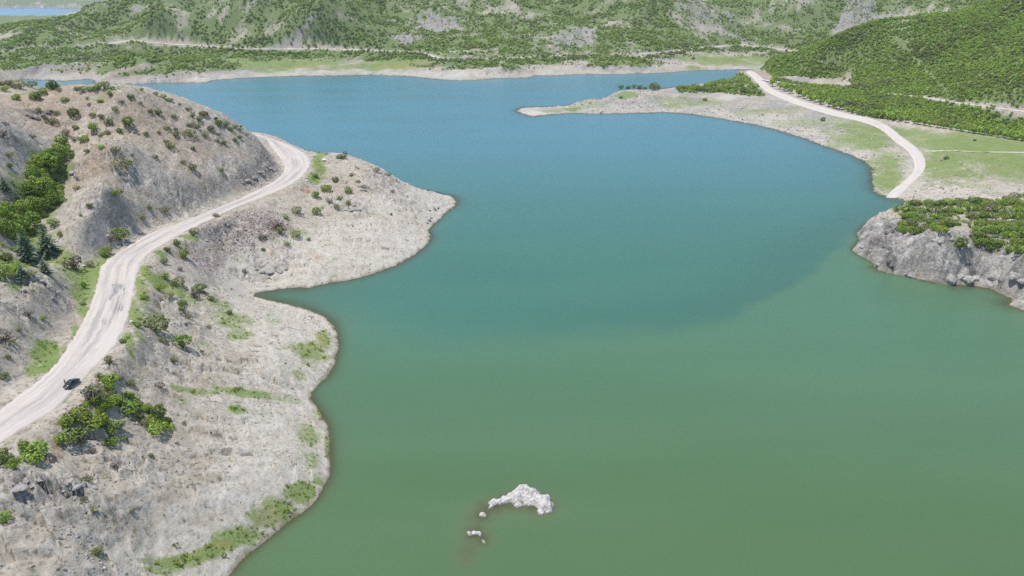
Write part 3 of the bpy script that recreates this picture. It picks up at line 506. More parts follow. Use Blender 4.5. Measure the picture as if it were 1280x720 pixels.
ROCK_DARK = rock_mat('dark_rock', (.085, .08, .078), (.20, .19, .185), (.04, .04, .04))
ROCK_WHITE = rock_mat('white_stone', (.62, .60, .58), (.78, .77, .75), (.4, .38, .36))
def leaf_mat(name, dark, mid, light, dry=None, trans=.36):
    t = NT(name); g = t.n('NewGeometry'); rp = g.outputs['Random Per Island']; ro = t.n('ObjectInfo').outputs['Random']
    r = t.n('ValToRGB', {0: rp}); e = r.color_ramp.elements
    e[0].position = 0; e[0].color = (*dark, 1); e[1].position = 1; e[1].color = (*light, 1); m = e.new(.5); m.color = (*mid, 1)
    c = t.mix(t.math('MULTIPLY', t.mr(ro, .45, 1.), .35), r.outputs[0], dry or tuple(.5 * (a + b) for a, b in zip(mid, (.16, .15, .06))))
    h = t.n('HueSaturation', {'Hue': t.mr(t.math('FRACT', t.math('MULTIPLY', ro, 7.31)), 0, 1, .487, .513), 'Value': t.mr(t.math('FRACT', t.math('MULTIPLY', ro, 3.77)), 0, 1, .78, 1.2), 'Color': c}).outputs[0]
    d = t.n('BsdfPrincipled', {'Base Color': h, 'Roughness': .65, 'Specular IOR Level': .25}); tl = t.n('BsdfTranslucent', {'Color': h})
    return t.surf(t.n('MixShader', {0: trans, 1: d, 2: tl}))
LEAF = {
 'bright': leaf_mat('bright_leaves', (0.133, 0.204, 0.033), (0.249, 0.375, 0.05), (0.442, 0.557, 0.095)),
 'dark':   leaf_mat('dark_leaves', (0.122, 0.176, 0.053), (0.226, 0.306, 0.082), (0.384, 0.446, 0.12)),
 'olive':  leaf_mat('olive_leaves', (0.151, 0.175, 0.066), (0.26, 0.283, 0.105), (0.414, 0.414, 0.178)),
 'bare':   leaf_mat('bare_twigs', (0.12, 0.096, 0.074), (0.192, 0.156, 0.12), (0.282, 0.24, 0.192), trans=.1),
 'yellow': leaf_mat('yellow_leaves', (0.127, 0.149, 0.023), (0.23, 0.253, 0.034), (0.345, 0.345, 0.057)),
 'scrub':  leaf_mat('scrub_leaves', (0.167, 0.245, 0.047), (0.297, 0.416, 0.077), (0.466, 0.573, 0.117)),
 'forest': leaf_mat('forest_leaves', (0.174, 0.259, 0.047), (0.307, 0.454, 0.076), (0.536, 0.665, 0.132)),
 'needle': leaf_mat('needles', (0.046, 0.092, 0.052), (0.089, 0.152, 0.083), (0.152, 0.228, 0.126), trans=.1)}
BARK = simple_mat('bark', (.13, .10, .075), .9, scale=6)

ledge = LEDGE_SHADE
cragm = np.maximum(mask['crag'], np.where(rpf, .8, 0))
# ------------------------------------------------------------------ the land meshes
nR, nT = H.shape
idx = np.arange(nR * nT).reshape(nR, nT)
V = np.c_[GX.ravel(), GY.ravel(), H.ravel()]
q = np.stack([idx[:-1, :-1], idx[:-1, 1:], idx[1:, 1:], idx[1:, :-1]], -1).reshape(-1, 4)
hz = H.ravel()[q].max(1); q = q[hz > -4.5]
fx, fy = GX.ravel()[q].mean(1), GY.ravel()[q].mean(1); left_f = is_left.ravel()[q[:, 0]]
far_f = (~left_f) & (fy > 800) & ((fx < 380) | (fy > 1085) | (fy > 1010 + .0 * fx) & (fx < 420))
cov_a = np.stack([mask['grass'], mask['yellow'], mask['brown'], np.ones_like(H)], -1).reshape(-1, 4)
cov_b = np.stack([mask['red'], mask['pale'], mask['grey'], np.ones_like(H)], -1).reshape(-1, 4)
cov_c = np.stack([mask['scree'], mask['dark'], wet, np.ones_like(H)], -1).reshape(-1, 4)
def land(name, sel):
    f = q[sel]; u, inv = np.unique(f, return_inverse=True); me = mesh_np(name, V[u], inv.reshape(f.shape), GROUND, True)
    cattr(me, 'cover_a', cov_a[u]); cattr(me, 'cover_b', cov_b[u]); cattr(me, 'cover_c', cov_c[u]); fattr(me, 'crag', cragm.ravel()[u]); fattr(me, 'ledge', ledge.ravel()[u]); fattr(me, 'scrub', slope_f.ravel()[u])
    return tag(link(name, me), kind='structure')
land('headland_ground', left_f); land('shore_ground', ~left_f & ~far_f); land('hills', far_f)

# ------------------------------------------------------------------ rocks standing in the lake (heights are added to the bed for the shallows)
def islet_spec(lst):                                 # (u, v, radius m, height m)
    return [(at(u, v, 0.)[:2], r, h) for u, v, r, h in lst]
ISLETS = [
 ('rock_islet', 'large craggy white rock ridge rising out of the green water', islet_spec([(613,632,1.2,1.1),(618,629,1.3,1.5),(625,627,1.3,1.1),(632,625,1.5,1.4),(640,623,1.9,2.0),(648,620,2.5,3.2),(655,617,2.6,4.4),(662,620,2.4,4.2),(668,620,2.0,3.2),(672,627,2.2,2.4),(679,629,2.5,3.8),(683,634,2.1,3.2),(676,639,1.4,1.0),(648,630,1.5,.9),(660,627,2.0,1.6)])),
 ('rock_islet', 'small white rock just left of the large rock ridge', islet_spec([(602,644.5,.8,.6),(605.5,644,.7,.8)])),
 ('rock_islet', 'pair of white rocks low in the water below the ridge', islet_spec([(593,665.5,.9,.9),(597,667,1.0,1.0),(600,669,.7,.8)])),
 ('rock_islet', 'small white rock at the left end of the drowned reef', islet_spec([(586.5,667,.9,.7),(588.5,667.5,.6,.5)])),
 ('rock_islet', 'smallest rock tip, lowest of the rocks in the lake', islet_spec([(603.5,677,.7,.45),(605.5,678.5,.4,.3)]))]
REEF = islet_spec([(620,634,4,1),(630,630,5,1),(650,626,6,1),(672,632,6,1),(608,636,4.5,1),(601,645,4.5,1),(597,655,4,.75),(594,666,4.5,1),(602,674,4,.95),(590,676,4,.7),(585,688,4.5,.75),(583,698,4,.6),(612,648,3.5,.6),(640,617,3,.6),(622,623,3,.6)])
def reef_depth(x, y):
    d = np.full(x.shape, 9.)
    for (c, r, h) in REEF:
        if h <= 0: continue
        s = np.hypot(x - c[0], y - c[1]) / r + .25 * noise(x / 2.5, y / 2.5, 201)
        d = np.minimum(d, (1 - h) * 2.0 + .25 + 2.2 * s * s)
    return d
# water: one level sheet with its own colour bands (clear blue arm, green silt-laden bay with a front between them)
wi = np.unique(np.r_[np.arange(0, nR, 2), nR - 1]); wj = np.unique(np.r_[np.arange(0, nT, 2), nT - 1])
wx, wy = GX[np.ix_(wi, wj)], GY[np.ix_(wi, wj)]
FRONT = [(1160,262),(1105,280),(1060,303),(1032,322),(1012,345),(975,372),(925,395),(870,408),(800,416),(720,424),(640,432),(560,432),(480,420),(430,405),(300,390)]
fr = at(np.array(FRONT)[:, 0], np.array(FRONT)[:, 1], 0.)[:, :2]
fpoly = np.vstack([fr, [(-3000, 240), (-3000, 6000), (3000, 6000), (3000, 330)]])
fd = seg_dist(fr, wx, wy) * np.where(inside(fpoly, wx, wy), 1, -1)
fd += 5 * fbm(wx, wy, 40, 3, 211)
eastness = smooth(-40, 110, wx)
T = smooth(-22 + 19 * eastness, 26 - 22 * eastness, fd)
T = T * .75 + .25 * smooth(-120, 120, fd)
FARB = smooth(270, 640, wy)
inner = smooth(10, 130, fd)
def lerp(a, b, f): return np.asarray(a) * (1 - f[..., None]) + np.asarray(b) * f[..., None]
tint = lerp((.074, .138, .056), (.072, .160, .084), smooth(110, 260, wy))
teal = lerp((.043, .142, .098), (.060, .192, .238), FARB)
teal = teal * (1 - .14 * np.exp(-((fd - 10) / 22) ** 2) * eastness)[..., None]
tint = tint * (1 - T[..., None]) + teal * T[..., None]
dist_lake = smooth(1800, 2400, wy); tint = lerp(tint, (.06, .20, .33), dist_lake)
bed = -Hat(wx, wy); bed = np.minimum(bed, reef_depth(wx, wy)); bed = np.clip(bed, 0, 20)
silt = np.exp(-bed / 1.0)[..., None]; rsl = np.exp(-reef_depth(wx, wy) / 1.8)[..., None]; tint = tint * (1 - .5 * rsl) + np.array((.135, .13, .06)) * .5 * rsl
tint = tint * (1 - .5 * silt) + np.array((.12, .11, .06)) * .5 * silt
clear = np.exp(-bed / .45) * .85
widx = np.arange(wx.size).reshape(wx.shape)
wq = np.stack([widx[:-1, :-1], widx[:-1, 1:], widx[1:, 1:], widx[1:, :-1]], -1).reshape(-1, 4)
lowest = Hat(wx, wy).ravel()[wq].min(1); wq = wq[lowest < .6]
u_, inv = np.unique(wq, return_inverse=True)
wm = mesh_np('water', np.c_[wx.ravel(), wy.ravel(), np.zeros(wx.size)][u_], inv.reshape(wq.shape), WATER, True)
cattr(wm, 'tint', np.c_[tint.reshape(-1, 3), np.ones(wx.size)][u_]); fattr(wm, 'clear', clear.ravel()[u_])
tag(link('water', wm), kind='structure')

def grid_faces(n, m):
    i = np.arange(n * m).reshape(n, m); return np.stack([i[:-1, :-1], i[:-1, 1:], i[1:, 1:], i[1:, :-1]], -1).reshape(-1, 4)
for nm, label, spec in ISLETS:
    c = np.array([s[0] for s in spec]); o0 = c.mean(0); lo = c.min(0) - 5; hi = c.max(0) + 5
    nx = int((hi[0] - lo[0]) / .16); ny = int((hi[1] - lo[1]) / .2)
    X, Y = np.meshgrid(np.linspace(lo[0], hi[0], nx), np.linspace(lo[1], hi[1], ny), indexing='xy')
    Z = np.zeros(X.shape); wx_ = X + .5 * noise(X / 1.7, Y / 1.7, 221); wy_ = Y + .5 * noise(X / 1.7, Y / 1.7, 222)
    for (p, r, h) in spec:
        s = np.hypot(wx_ - p[0], (wy_ - p[1]) * .8) / (r * .9); Z = Z + np.exp(3.2 * ((h * .50 + .6) * (1 - s ** 2.2 * .8) - .6))
    Z = np.maximum(np.log(Z + 1e-9) / 3.2, -1.6)
    zz = np.clip((Z + 1.6) / 2, 0, 1)
    Z = Z + zz * (.30 * ridged(X, Y, 2.4, 4, 225, .6) - .24 + .10 * fbm(X, Y, .8, 2, 229) + .25 * (np.floor(4 * noise(X / 2.2 + Y / 4, Y / 1.6, 231)) / 4)); Z = np.maximum(Z, -1.6)
    f = grid_faces(ny, nx); f = f[Z.ravel()[f].max(1) > -1.5]
    u, inv = np.unique(f, return_inverse=True); me = mesh_np(nm, (np.c_[X.ravel() - o0[0], Y.ravel() - o0[1], Z.ravel()])[u], inv.reshape(f.shape), ROCK_PALE)
    tag(link(nm, me, loc=(o0[0], o0[1], 0)), label, 'rock', 'rocks in the lake')
# drowned reef under the rocks
lo = np.min([c for c, r, h in REEF], 0) - 6; hi = np.max([c for c, r, h in REEF], 0) + 6
X, Y = np.meshgrid(np.linspace(lo[0], hi[0], 90), np.linspace(lo[1], hi[1], 90), indexing='xy')
Z = -reef_depth(X, Y) + .25 * fbm(X, Y, 2., 3, 233) - .12; Z = np.minimum(Z, -.06)
tag(link('lake_bed', mesh_np('lake_bed', np.c_[X.ravel(), Y.ravel(), Z.ravel()], grid_faces(90, 90), simple_mat('silty_rock', (.20, .16, .08), .9, scale=.8), True)), kind='structure')

# ------------------------------------------------------------------ road ribbons
def ribbon(nm, a, b, mat, step, ncross, drape=False, crown=.08):
    # resample both edges with the same parameters
    n = len(a); P_ = np.c_[a, b]; Q = np.vstack([2 * P_[0] - P_[1], P_, 2 * P_[-1] - P_[-2]]); out = []
    for i in range(1, len(Q) - 2):
        k = max(2, int(np.linalg.norm(Q[i + 1][:3] - Q[i][:3]) / step)); t = np.linspace(0, 1, k, endpoint=False)[:, None]
        out.append(.5 * (2 * Q[i] + (Q[i + 1] - Q[i - 1]) * t + (2 * Q[i - 1] - 5 * Q[i] + 4 * Q[i + 1] - Q[i + 2]) * t**2 + (3 * Q[i] - Q[i - 1] - 3 * Q[i + 1] + Q[i + 2]) * t**3))
    S = np.vstack(out + [Q[-2][None]]); A_, B_ = S[:, :3].copy(), S[:, 3:].copy()
    L = np.r_[0, np.cumsum(np.linalg.norm(np.diff((A_ + B_) / 2, axis=0), axis=1))]
    w = np.linalg.norm(A_ - B_, axis=1)
    ea = (.05 * noise(L / 5, L * 0, 241) + .035 * noise(L / 1.1, L * 0, 242))[:, None]; eb = (.05 * noise(L / 5, L * 0 + 9, 243) + .035 * noise(L / 1.1, L * 0 + 9, 244))[:, None]
    D = B_ - A_; A_, B_ = A_ + D * ea, B_ + D * eb
    t = np.linspace(0, 1, ncross)[None, :, None]; G = A_[:, None] * (1 - t) + B_[:, None] * t
    prof = crown * (1 - (2 * t[..., 0] - 1) ** 2) - .45 * np.clip((np.abs(2 * t[..., 0] - 1) - .84) / .16, 0, 1) ** 2
    G[..., 2] += .02 + prof + .02 * noise(G[..., 0] / 1.5, G[..., 1] / 1.5, 246)
    if drape: G[..., 2] = np.maximum(Hat(G[..., 0], G[..., 1]) + .12, G[..., 2])
    me = mesh_np('road', G.reshape(-1, 3), grid_faces(len(L), ncross), mat, True)
    uvl = me.uv_layers.new(name='UVMap'); uv = np.stack(np.broadcast_arrays(t[..., 0], L[:, None]), -1).reshape(-1, 2)
    li = np.empty(len(me.loops), np.int32); me.loops.foreach_get('vertex_index', li); uvl.data.foreach_set('uv', uv[li].astype(np.float32).ravel())
    # dark worn asphalt patches where the photo shows them
    pa = np.zeros(len(uv))
    if nm == 'left':
        for (u, v, ru, rl) in [(146,352,2.0,5.),(149,362,1.0,3),(147,376,1.25,5.5),(142,348,1.,3),(136,364,.7,3),(130,398,.5,2.2),(128,396,.4,2)]:
            p = at(u, v, 28.)[:2]; k = int(np.argmin(np.hypot(*((A_ + B_)[:, :2] / 2 - p).T))); tn = (A_ + B_)[min(k + 2, len(A_) - 1), :2] - (A_ + B_)[max(k - 2, 0), :2]; tn = tn / np.linalg.norm(tn)
            d = G.reshape(-1, 3)[:, :2] - p; al = d @ tn; ac = d @ np.array([-tn[1], tn[0]])
            pa = np.maximum(pa, 1 - smooth(.75, 1.15, np.maximum(np.abs(al) / rl, np.abs(ac) / ru) + .3 * noise(d[:, 0] / 1.3, d[:, 1] / 1.3, 249)))
    fattr(me, 'patch', pa)
    nmo = 'path' if nm == 'path' else 'road'
    return tag(link(nmo, me), kind='structure')
RM = road_mat('dusty_asphalt', True); RG = road_mat('pale_gravel', False, 1.08)
ribbon('left', *ROADS['left'], RM, .6, 41)
ribbon('right', *ROADS['right'], RG, 2., 15)
ribbon('upper', *ROADS['upper'], RG, 8, 5, True)
ribbon('far', *ROADS['far'], RG, 12, 5, True)
ribbon('far_branch', *ROADS['far_branch'], RG, 12, 5, True)
ribbon('path', *ROADS['path'], RG, 4, 4, True, .02)
#PART2
# ------------------------------------------------------------------ plants: shapes
def bush_mesh(name, mat, seed, lobes=6, n=260, leaf=.12, height=1.35, flat=1., spread=.62, drop=0.):
    """crown of unit radius made of leaf clumps spread through several lobes"""
    g = np.random.default_rng(seed); cs = []
    for i in range(lobes):
        a = g.uniform(0, 2 * np.pi); r = spread * math.sqrt(g.uniform(0, 1)); z = height * g.uniform(.34, .70) * (1 - .35 * r)
        cs.append((r * math.cos(a), r * math.sin(a), z, g.uniform(.30, .54)))
    cs = np.array(cs); Vs, Fs = [], []
    per = max(8, n // lobes)
    for i, c in enumerate(cs):
        d = g.normal(size=(per, 3)); d /= np.linalg.norm(d, axis=1)[:, None]
        rad = c[3] * g.uniform(.62, 1.08, per) ** .6
        p = c[:3] + d * rad[:, None] * np.array([1, 1, .92 * flat])
        ok = (p[:, 2] > .04) & (g.random(per) > drop)
        for j, o in enumerate(cs):
            if j != i: ok &= np.linalg.norm((p - o[:3]) / np.array([1, 1, flat]), axis=1) > o[3] * .72
        p, d = p[ok], d[ok]; m = len(p)
        if not m: continue
        nrm = d * .8 + g.normal(size=(m, 3)) * .55 + np.array([0, 0, .35]); nrm /= np.linalg.norm(nrm, axis=1)[:, None]
        t = np.cross(nrm, g.normal(size=(m, 3))); t /= np.linalg.norm(t, axis=1)[:, None]; b = np.cross(nrm, t)
        s = (leaf * g.uniform(.6, 1.4, m))[:, None]
        q_ = np.stack([p - t * s - b * s * .6, p + t * s * .2 - b * s * .9, p + t * s + b * s * .5, p - t * s * .3 + b * s * .9], 1)
        base = sum(len(x) for x in Vs); Vs.append(q_.reshape(-1, 3)); Fs.append(base + np.arange(m * 4).reshape(m, 4))
    return mesh_np(name, np.vstack(Vs), np.vstack(Fs), mat)
def cone(P, Q, r0, r1, k=5):
    P, Q = np.array(P, float), np.array(Q, float); d = Q - P; d /= np.linalg.norm(d); a = np.cross(d, [.3, .9, .2]); a /= np.linalg.norm(a); b = np.cross(d, a)
    th = np.arange(k) * 2 * np.pi / k; ring = np.cos(th)[:, None] * a + np.sin(th)[:, None] * b
    v = np.vstack([P + ring * r0, Q + ring * r1]); f = np.array([(i, (i + 1) % k, k + (i + 1) % k, k + i) for i in range(k)]); return v, f
def join(parts):
    V_, F_, n = [], [], 0
    for v, f in parts: V_.append(v); F_.append(f + n); n += len(v)
    return np.vstack(V_), np.vstack(F_)
def stem_mesh(name, seed, prongs=5, height=.8):
    g = np.random.default_rng(seed); ps = []
    for i in range(prongs):
        a = g.uniform(0, 6.28); r = g.uniform(.15, .5); m = np.array([r * .4 * math.cos(a), r * .4 * math.sin(a), height * .5]); e = np.array([r * math.cos(a), r * math.sin(a), height * g.uniform(.7, 1)])
        ps += [cone((0, 0, -.15), m, .05, .035), cone(m, e, .035, .012)]
    return mesh_np(name, *join(ps), BARK)
def conifer_crown(name, seed):
    """unit height; whorls of drooping branches, each a fan of needle sprays"""
    g = np.random.default_rng(seed); Vs, Fs, n = [], [], 0
    for w in range(15):
        f = w / 14; z = .10 + .86 * f; L = .33 * (1 - f) ** .8 + .03; k = int(11 - 5 * f); off = g.uniform(0, 6.28)
        for i in range(k):
            a = off + i * 6.283 / k + g.normal() * .18; l = L * g.uniform(.75, 1.12); dr = g.uniform(.18, .42)
            u = np.array([math.cos(a), math.sin(a), 0]); s = np.array([-u[1], u[0], 0])
            for j in range(4):                                          # sprays along the branch
                t0 = .12 + .24 * j; p = u * l * t0 + np.array([0, 0, z - dr * l * t0 ** 1.5]); ww = l * (.30 - .045 * j) * g.uniform(.8, 1.2)
                e = u * l * (t0 + .30) + np.array([0, 0, z - dr * l * (t0 + .3) ** 1.5 + g.normal() * .006])
                v = np.array([p, p * .4 + e * .6 + s * ww + [0, 0, -.02], e, p * .4 + e * .6 - s * ww + [0, 0, -.02]]); Vs.append(v); Fs.append(n + np.arange(4)); n += 4
    return mesh_np(name, np.vstack(Vs), np.array(Fs), LEAF['needle'])
BUSH = {k: [bush_mesh('crown', LEAF[k], 100 + i * 7 + len(k), lobes=[10, 13, 15, 11][i], n=[1300, 1500, 1600, 1300][i], leaf=.072, height=[1.5, 1.3, 1.7, 1.15][i], drop=(.45 if k == 'bare' else .2 if k == 'olive' else 0)) for i in range(4)] for k in ('bright', 'dark', 'olive', 'bare', 'yellow')}
TREE = [bush_mesh('crown', LEAF['bright'], 300 + i, lobes=14, n=1700, leaf=.075, height=2.1 + .2 * i, spread=.62) for i in range(3)]
FTREE = [bush_mesh('crown', LEAF['forest'], 330 + i, lobes=6, n=300, leaf=.15, height=1.9 + .2 * i, spread=.55) for i in range(3)]
STEM = [stem_mesh('stem', 40 + i) for i in range(3)]; TRUNK = mesh_np('trunk', *join([cone((0, 0, -.2), (.03, .02, .7), .085, .055), cone((.03, .02, .7), (-.02, .05, 1.35), .055, .02), cone((.03, .02, .6), (.35, .1, 1.15), .04, .015), cone((.03, .02, .55), (-.3, -.2, 1.1), .04, .015)]), BARK)
CONE_CROWN = [conifer_crown('crown', 5), conifer_crown('crown', 6)]; CONE_TRUNK = mesh_np('trunk', *cone((0, 0, -.03), (0, 0, .97), .022, .004, 7), BARK)

def plant(u, v, w, kind, h=None, far=560, name=None):
    vv = v
    p, q_ = ground(u, vv)
    while q_ > far and vv < v + 14: vv += 1; p, q_ = ground(u, vv)
    r = max(.35, w * q_ / FPX / 2)
    e = link(name or ('conifer' if kind == 'conifer' else 'tree' if kind in ('tree', 'ftree') else 'bush'), None, loc=tuple(p - np.array([0, 0, .05])))
    e.rotation_euler = (0, 0, random.uniform(0, 6.28)); i = random.randrange(12)
    if kind == 'conifer':
        H_ = h * q_ / FPX / .93; link('crown', CONE_CROWN[i % 2], e).scale = (w * q_ / FPX / .62,) * 2 + (H_,)
        link('trunk', CONE_TRUNK, e).scale = (H_,) * 3
    else:
        cm = TREE[i % 3] if kind == 'tree' else FTREE[i % 3] if kind == 'ftree' else BUSH[kind][i % 4]
        zs = r * (random.uniform(.85, 1.1) if not h else min(1.6, max(.55, h / w * 1.05)))
        link('crown', cm, e).scale = (r * random.uniform(.95, 1.12), r * random.uniform(.9, 1.1), zs)
        link('trunk' if kind in ('tree', 'ftree') else 'stem', TRUNK if kind in ('tree', 'ftree') else STEM[i % 3], e).scale = (r, r, zs)
    return e

KIND = dict(g='bright', d='dark', o='olive', b='bare', y='yellow', t='tree', c='conifer')
CW = dict(g='bright green', d='dark green', o='dull olive', b='bare grey brown', y='yellow green', t='leafy bright green', c='dark')
# (u, v of the foot, width px, kind [, height px]) read off the photo, region by region
REG = {}
REG['on the crest of the brown hill'] = [(6,114,11,'g'),(2,107,10,'d'),(25,111,22,'o'),(55,117,13,'d'),(66,112,18,'d'),(74,114,8,'o'),(104,115,13,'o'),(114,114,10,'g'),(123,113,14,'d'),(131,111,14,'g'),(12,106,10,'o'),(40,109,14,'o'),(96,113,8,'d'),(140,112,8,'d')]
REG['on the brown hillside'] = [(21,125,12,'g',12),(45,125,17,'d'),(82,127,12,'d'),(93,146,15,'y',20),(49,139,8,'d'),(126,129,10,'g'),(109,124,5,'o'),(138,120,8,'d'),(152,129,9,'b'),(144,138,9,'o'),(116,146,9,'g'),(117,163,13,'g',17),(137,156,14,'o'),(162,158,21,'g'),(94,162,12,'d'),(105,177,14,'g'),(83,170,14,'b'),(93,176,9,'b'),(127,171,9,'o'),(134,168,9,'o'),(151,166,10,'o'),(71,143,8,'o'),(65,155,14,'o'),(112,132,6,'b'),(127,147,8,'o')]
REG['on the grey bank at left'] = [(6,157,10,'b'),(4,172,15,'b'),(41,173,11,'b'),(12,209,9,'d'),(11,196,10,'o'),(9,252,13,'b'),(15,229,6,'d'),(58,150,7,'o')]
REG['on the hill slope facing the road'] = [(127,186,9,'g'),(109,190,9,'d'),(144,190,13,'o'),(155,208,32,'o',14),(145,243,19,'d',11),(112,259,9,'d'),(97,237,10,'o'),(79,237,7,'d'),(187,262,8,'d'),(206,266,12,'o'),(178,274,9,'o'),(212,185,14,'o'),(242,187,8,'d'),(195,198,10,'o'),(277,215,10,'o'),(242,212,12,'o'),(230,205,9,'o'),(165,195,6,'o'),(96,225,8,'b'),(89,198,6,'d'),(150,300,25,'d',22),(138,302,14,'b',12),(131,318,22,'g',14),(101,270,5,'d')]
REG['along the ridge above the water'] = [(164,123,11,'d'),(177,113,6,'d'),(195,119,7,'o'),(205,123,9,'g'),(213,127,9,'g'),(225,132,5,'o'),(235,138,9,'o'),(241,147,8,'g'),(255,145,13,'y'),(249,151,10,'d'),(274,157,11,'g',13),(283,158,10,'o'),(289,163,9,'g'),(295,160,8,'o'),(301,159,5,'b'),(300,163,6,'d'),(308,170,7,'b'),(263,162,10,'o'),(270,150,6,'d')]
REG['on the dry shoulder below the ridge'] = [(198,143,11,'d'),(189,141,8,'d'),(218,147,8,'d'),(210,162,10,'o'),(220,163,7,'o'),(237,158,9,'d'),(246,161,10,'o'),(236,169,17,'o'),(256,171,10,'o'),(220,171,9,'d'),(183,169,7,'d'),(199,167,6,'d'),(273,169,6,'o'),(300,173,8,'d'),(294,177,8,'d'),(272,177,7,'o'),(280,180,8,'d'),(209,179,9,'o'),(176,130,6,'o')]
REG['on the rocky nose beyond the road bend'] = [(395,246,12,'g',12),(408,239,17,'g',15),(436,241,11,'d',14),(419,228,12,'o'),(440,220,9,'b'),(395,222,9,'d'),(427,198,14,'d',9),(431,193,8,'b'),(471,215,9,'b'),(486,220,9,'o'),(455,236,8,'b'),(491,240,6,'o'),(425,250,9,'d'),(421,260,9,'o'),(436,255,8,'o'),(489,269,4,'d'),(448,228,7,'o'),(412,253,8,'b')]
REG['on the rubble slope below the road'] = [(372,267,14,'o',15),(396,268,14,'d'),(358,274,8,'d'),(345,285,23,'b',17),(352,292,15,'g'),(329,299,12,'b'),(371,297,14,'o'),(329,313,7,'d'),(360,307,9,'o'),(386,300,6,'d'),(222,307,10,'d',14),(232,323,17,'g',20),(209,314,9,'d'),(205,329,12,'o'),(242,293,14,'o'),(226,338,9,'b')]
REG['beside the roadside kerb of grass'] = [(270,271,10,'d',8),(105,360,11,'g'),(104,381,9,'d'),(172,409,11,'d'),(154,428,9,'d'),(138,452,14,'o'),(180,374,10,'g')]
REG['on the low mound inside the road'] = [(54,400,9,'g'),(36,394,15,'b'),(6,427,22,'b',22),(24,414,8,'o'),(6,472,13,'d'),(12,448,10,'o'),(20,349,13,'o')]
REG['on the slope above the small cove'] = [(207,349,14,'g'),(221,357,20,'o'),(199,363,17,'g'),(213,372,15,'o'),(228,381,14,'d'),(250,364,18,'d',14),(264,376,9,'d',10),(228,388,13,'d'),(288,393,8,'d',11),(243,372,16,'b'),(262,410,7,'o'),(252,440,5,'d'),(196,416,36,'o',36),(203,428,12,'o'),(229,434,26,'g',24),(217,452,12,'o'),(236,398,9,'o'),(205,412,10,'g')]
REG['in the thicket beside the dark car'] = [(138,480,24,'g',20),(116,495,28,'b',26),(122,502,20,'g',18),(141,506,21,'g',18),(165,516,31,'g',23),(93,527,33,'g',26),(120,534,27,'g',25),(131,514,20,'g'),(87,550,33,'d',26),(101,554,16,'b'),(144,538,26,'d',15),(140,554,18,'g',14),(155,549,8,'g'),(200,524,21,'d',28),(197,541,23,'g',20),(162,482,12,'o'),(152,476,12,'b')]
REG['on the bare pale shore slope'] = [(200,485,15,'b'),(221,555,6,'b'),(188,571,9,'d'),(114,566,13,'b'),(143,585,12,'b'),(110,603,16,'o'),(105,624,9,'o'),(50,605,12,'b'),(122,690,15,'o'),(7,650,19,'g',20),(165,640,7,'o'),(230,530,6,'o')]
REG['at the road edge, lower left'] = [(45,575,40,'g',35),(8,577,28,'d',26),(17,585,20,'g'),(30,562,24,'g',18)]
GUL = [(72,196),(80,188),(66,202),(75,208),(45,214),(54,211),(64,217),(40,226),(52,230),(69,213),(46,239),(60,240),(35,246),(50,251),(62,254),(55,263),(69,257),(46,269),(33,271),(13,273),(4,277),(20,283),(31,290),(44,284),(10,297),(22,302),(60,246),(78,200)]
NUM = 'first second third fourth fifth sixth seventh eighth ninth tenth eleventh twelfth thirteenth fourteenth fifteenth sixteenth seventeenth eighteenth nineteenth twentieth twenty-first twenty-second twenty-third twenty-fourth'.split()
def order(k, n):
    if k == 0: return 'leftmost'
    if k == n - 1: return 'rightmost'
    return NUM[k] + ' from left' if k < (n + 1) // 2 else NUM[n - 1 - k] + ' from right'
def label_region(items, where, noun='bush'):
    """items: (u, description, object); same-looking ones are told apart by their order from the left"""
    from collections import defaultdict
    by = defaultdict(list)
    for it in items: by[it[1]].append(it)
    for d, ls in by.items():
        ls.sort(key=lambda a: a[0])
        for k, (u, _, o) in enumerate(ls):
            o['label'] = f'{d} {noun} {where}' + ('' if len(ls) == 1 else f', {order(k, len(ls))}')
for where, lst in REG.items():
    items = []
    for a in lst:
        u, v, w, k = a[:4]; h = a[4] if len(a) > 4 else None
        if 'car' in where: w *= 1.15
        o = plant(u, v, w, KIND[k], h); o['category'] = 'bush'; o['group'] = 'bushes on the left headland'
        size = 'tiny' if w < 7 else 'small' if w < 11 else 'rounded' if w < 17 else 'broad' if w < 24 else 'wide'
        items.append((u, f'{size} {CW[k]}', o))
    label_region(items, where)
items = []
for (u, v) in GUL:
    w = random.uniform(17, 22); o = plant(u, v, w, 'tree', w * 1.15); o['category'] = 'tree'; o['group'] = 'leafy trees filling the gully'
    items.append((u, ('lower' if v > 260 else 'middle' if v > 225 else 'upper'), o))
for part in ('upper', 'middle', 'lower'): label_region([(u, 'leafy green', o) for u, p_, o in items if p_ == part], f'in the {part} part of the green gully', 'tree')
items = []
for (u, v, w, h, lab) in [(7,238,13,20,'small dark conifer on the grey bank at the left edge'),(24,258,15,21,'dark conifer in the gully between leafy trees'),(61,317,26,38,'large dark conifer just below the leafy gully trees'),(37,330,28,46,'tallest dark conifer at the foot of the gully'),(57,342,17,20,'short young conifer beside the grass verge'),(28,345,14,16,'low stunted conifer behind the stony mound')]:
    tag(plant(u, v, w, 'conifer', h), lab, 'tree', 'dark conifers at the foot of the gully')
for (u, v, w, h, k, lab) in [(67,282,14,14,'bright','bright green bush right of the conifers under the grey cliff'),(75,296,10,11,'bright','small green bush under the grey cliff foot'),(8,326,18,18,'yellow','yellow green bush left of the tallest conifer'),(3,345,20,20,'bright','broad green bush at the left edge behind the stony mound'),(19,340,22,16,'bright','wide green bush left of the conifers behind the stony mound'),(37,343,18,10,'olive','olive bush at the foot of the tallest conifer'),(95,337,27,27,'bare','large leafless grey bush beside the grass verge and road'),(112,333,12,12,'olive','olive bush between the grey leafless bush and the road')]:
    tag(plant(u, v, w, k, h), lab, 'bush', 'bushes at the foot of the gully')
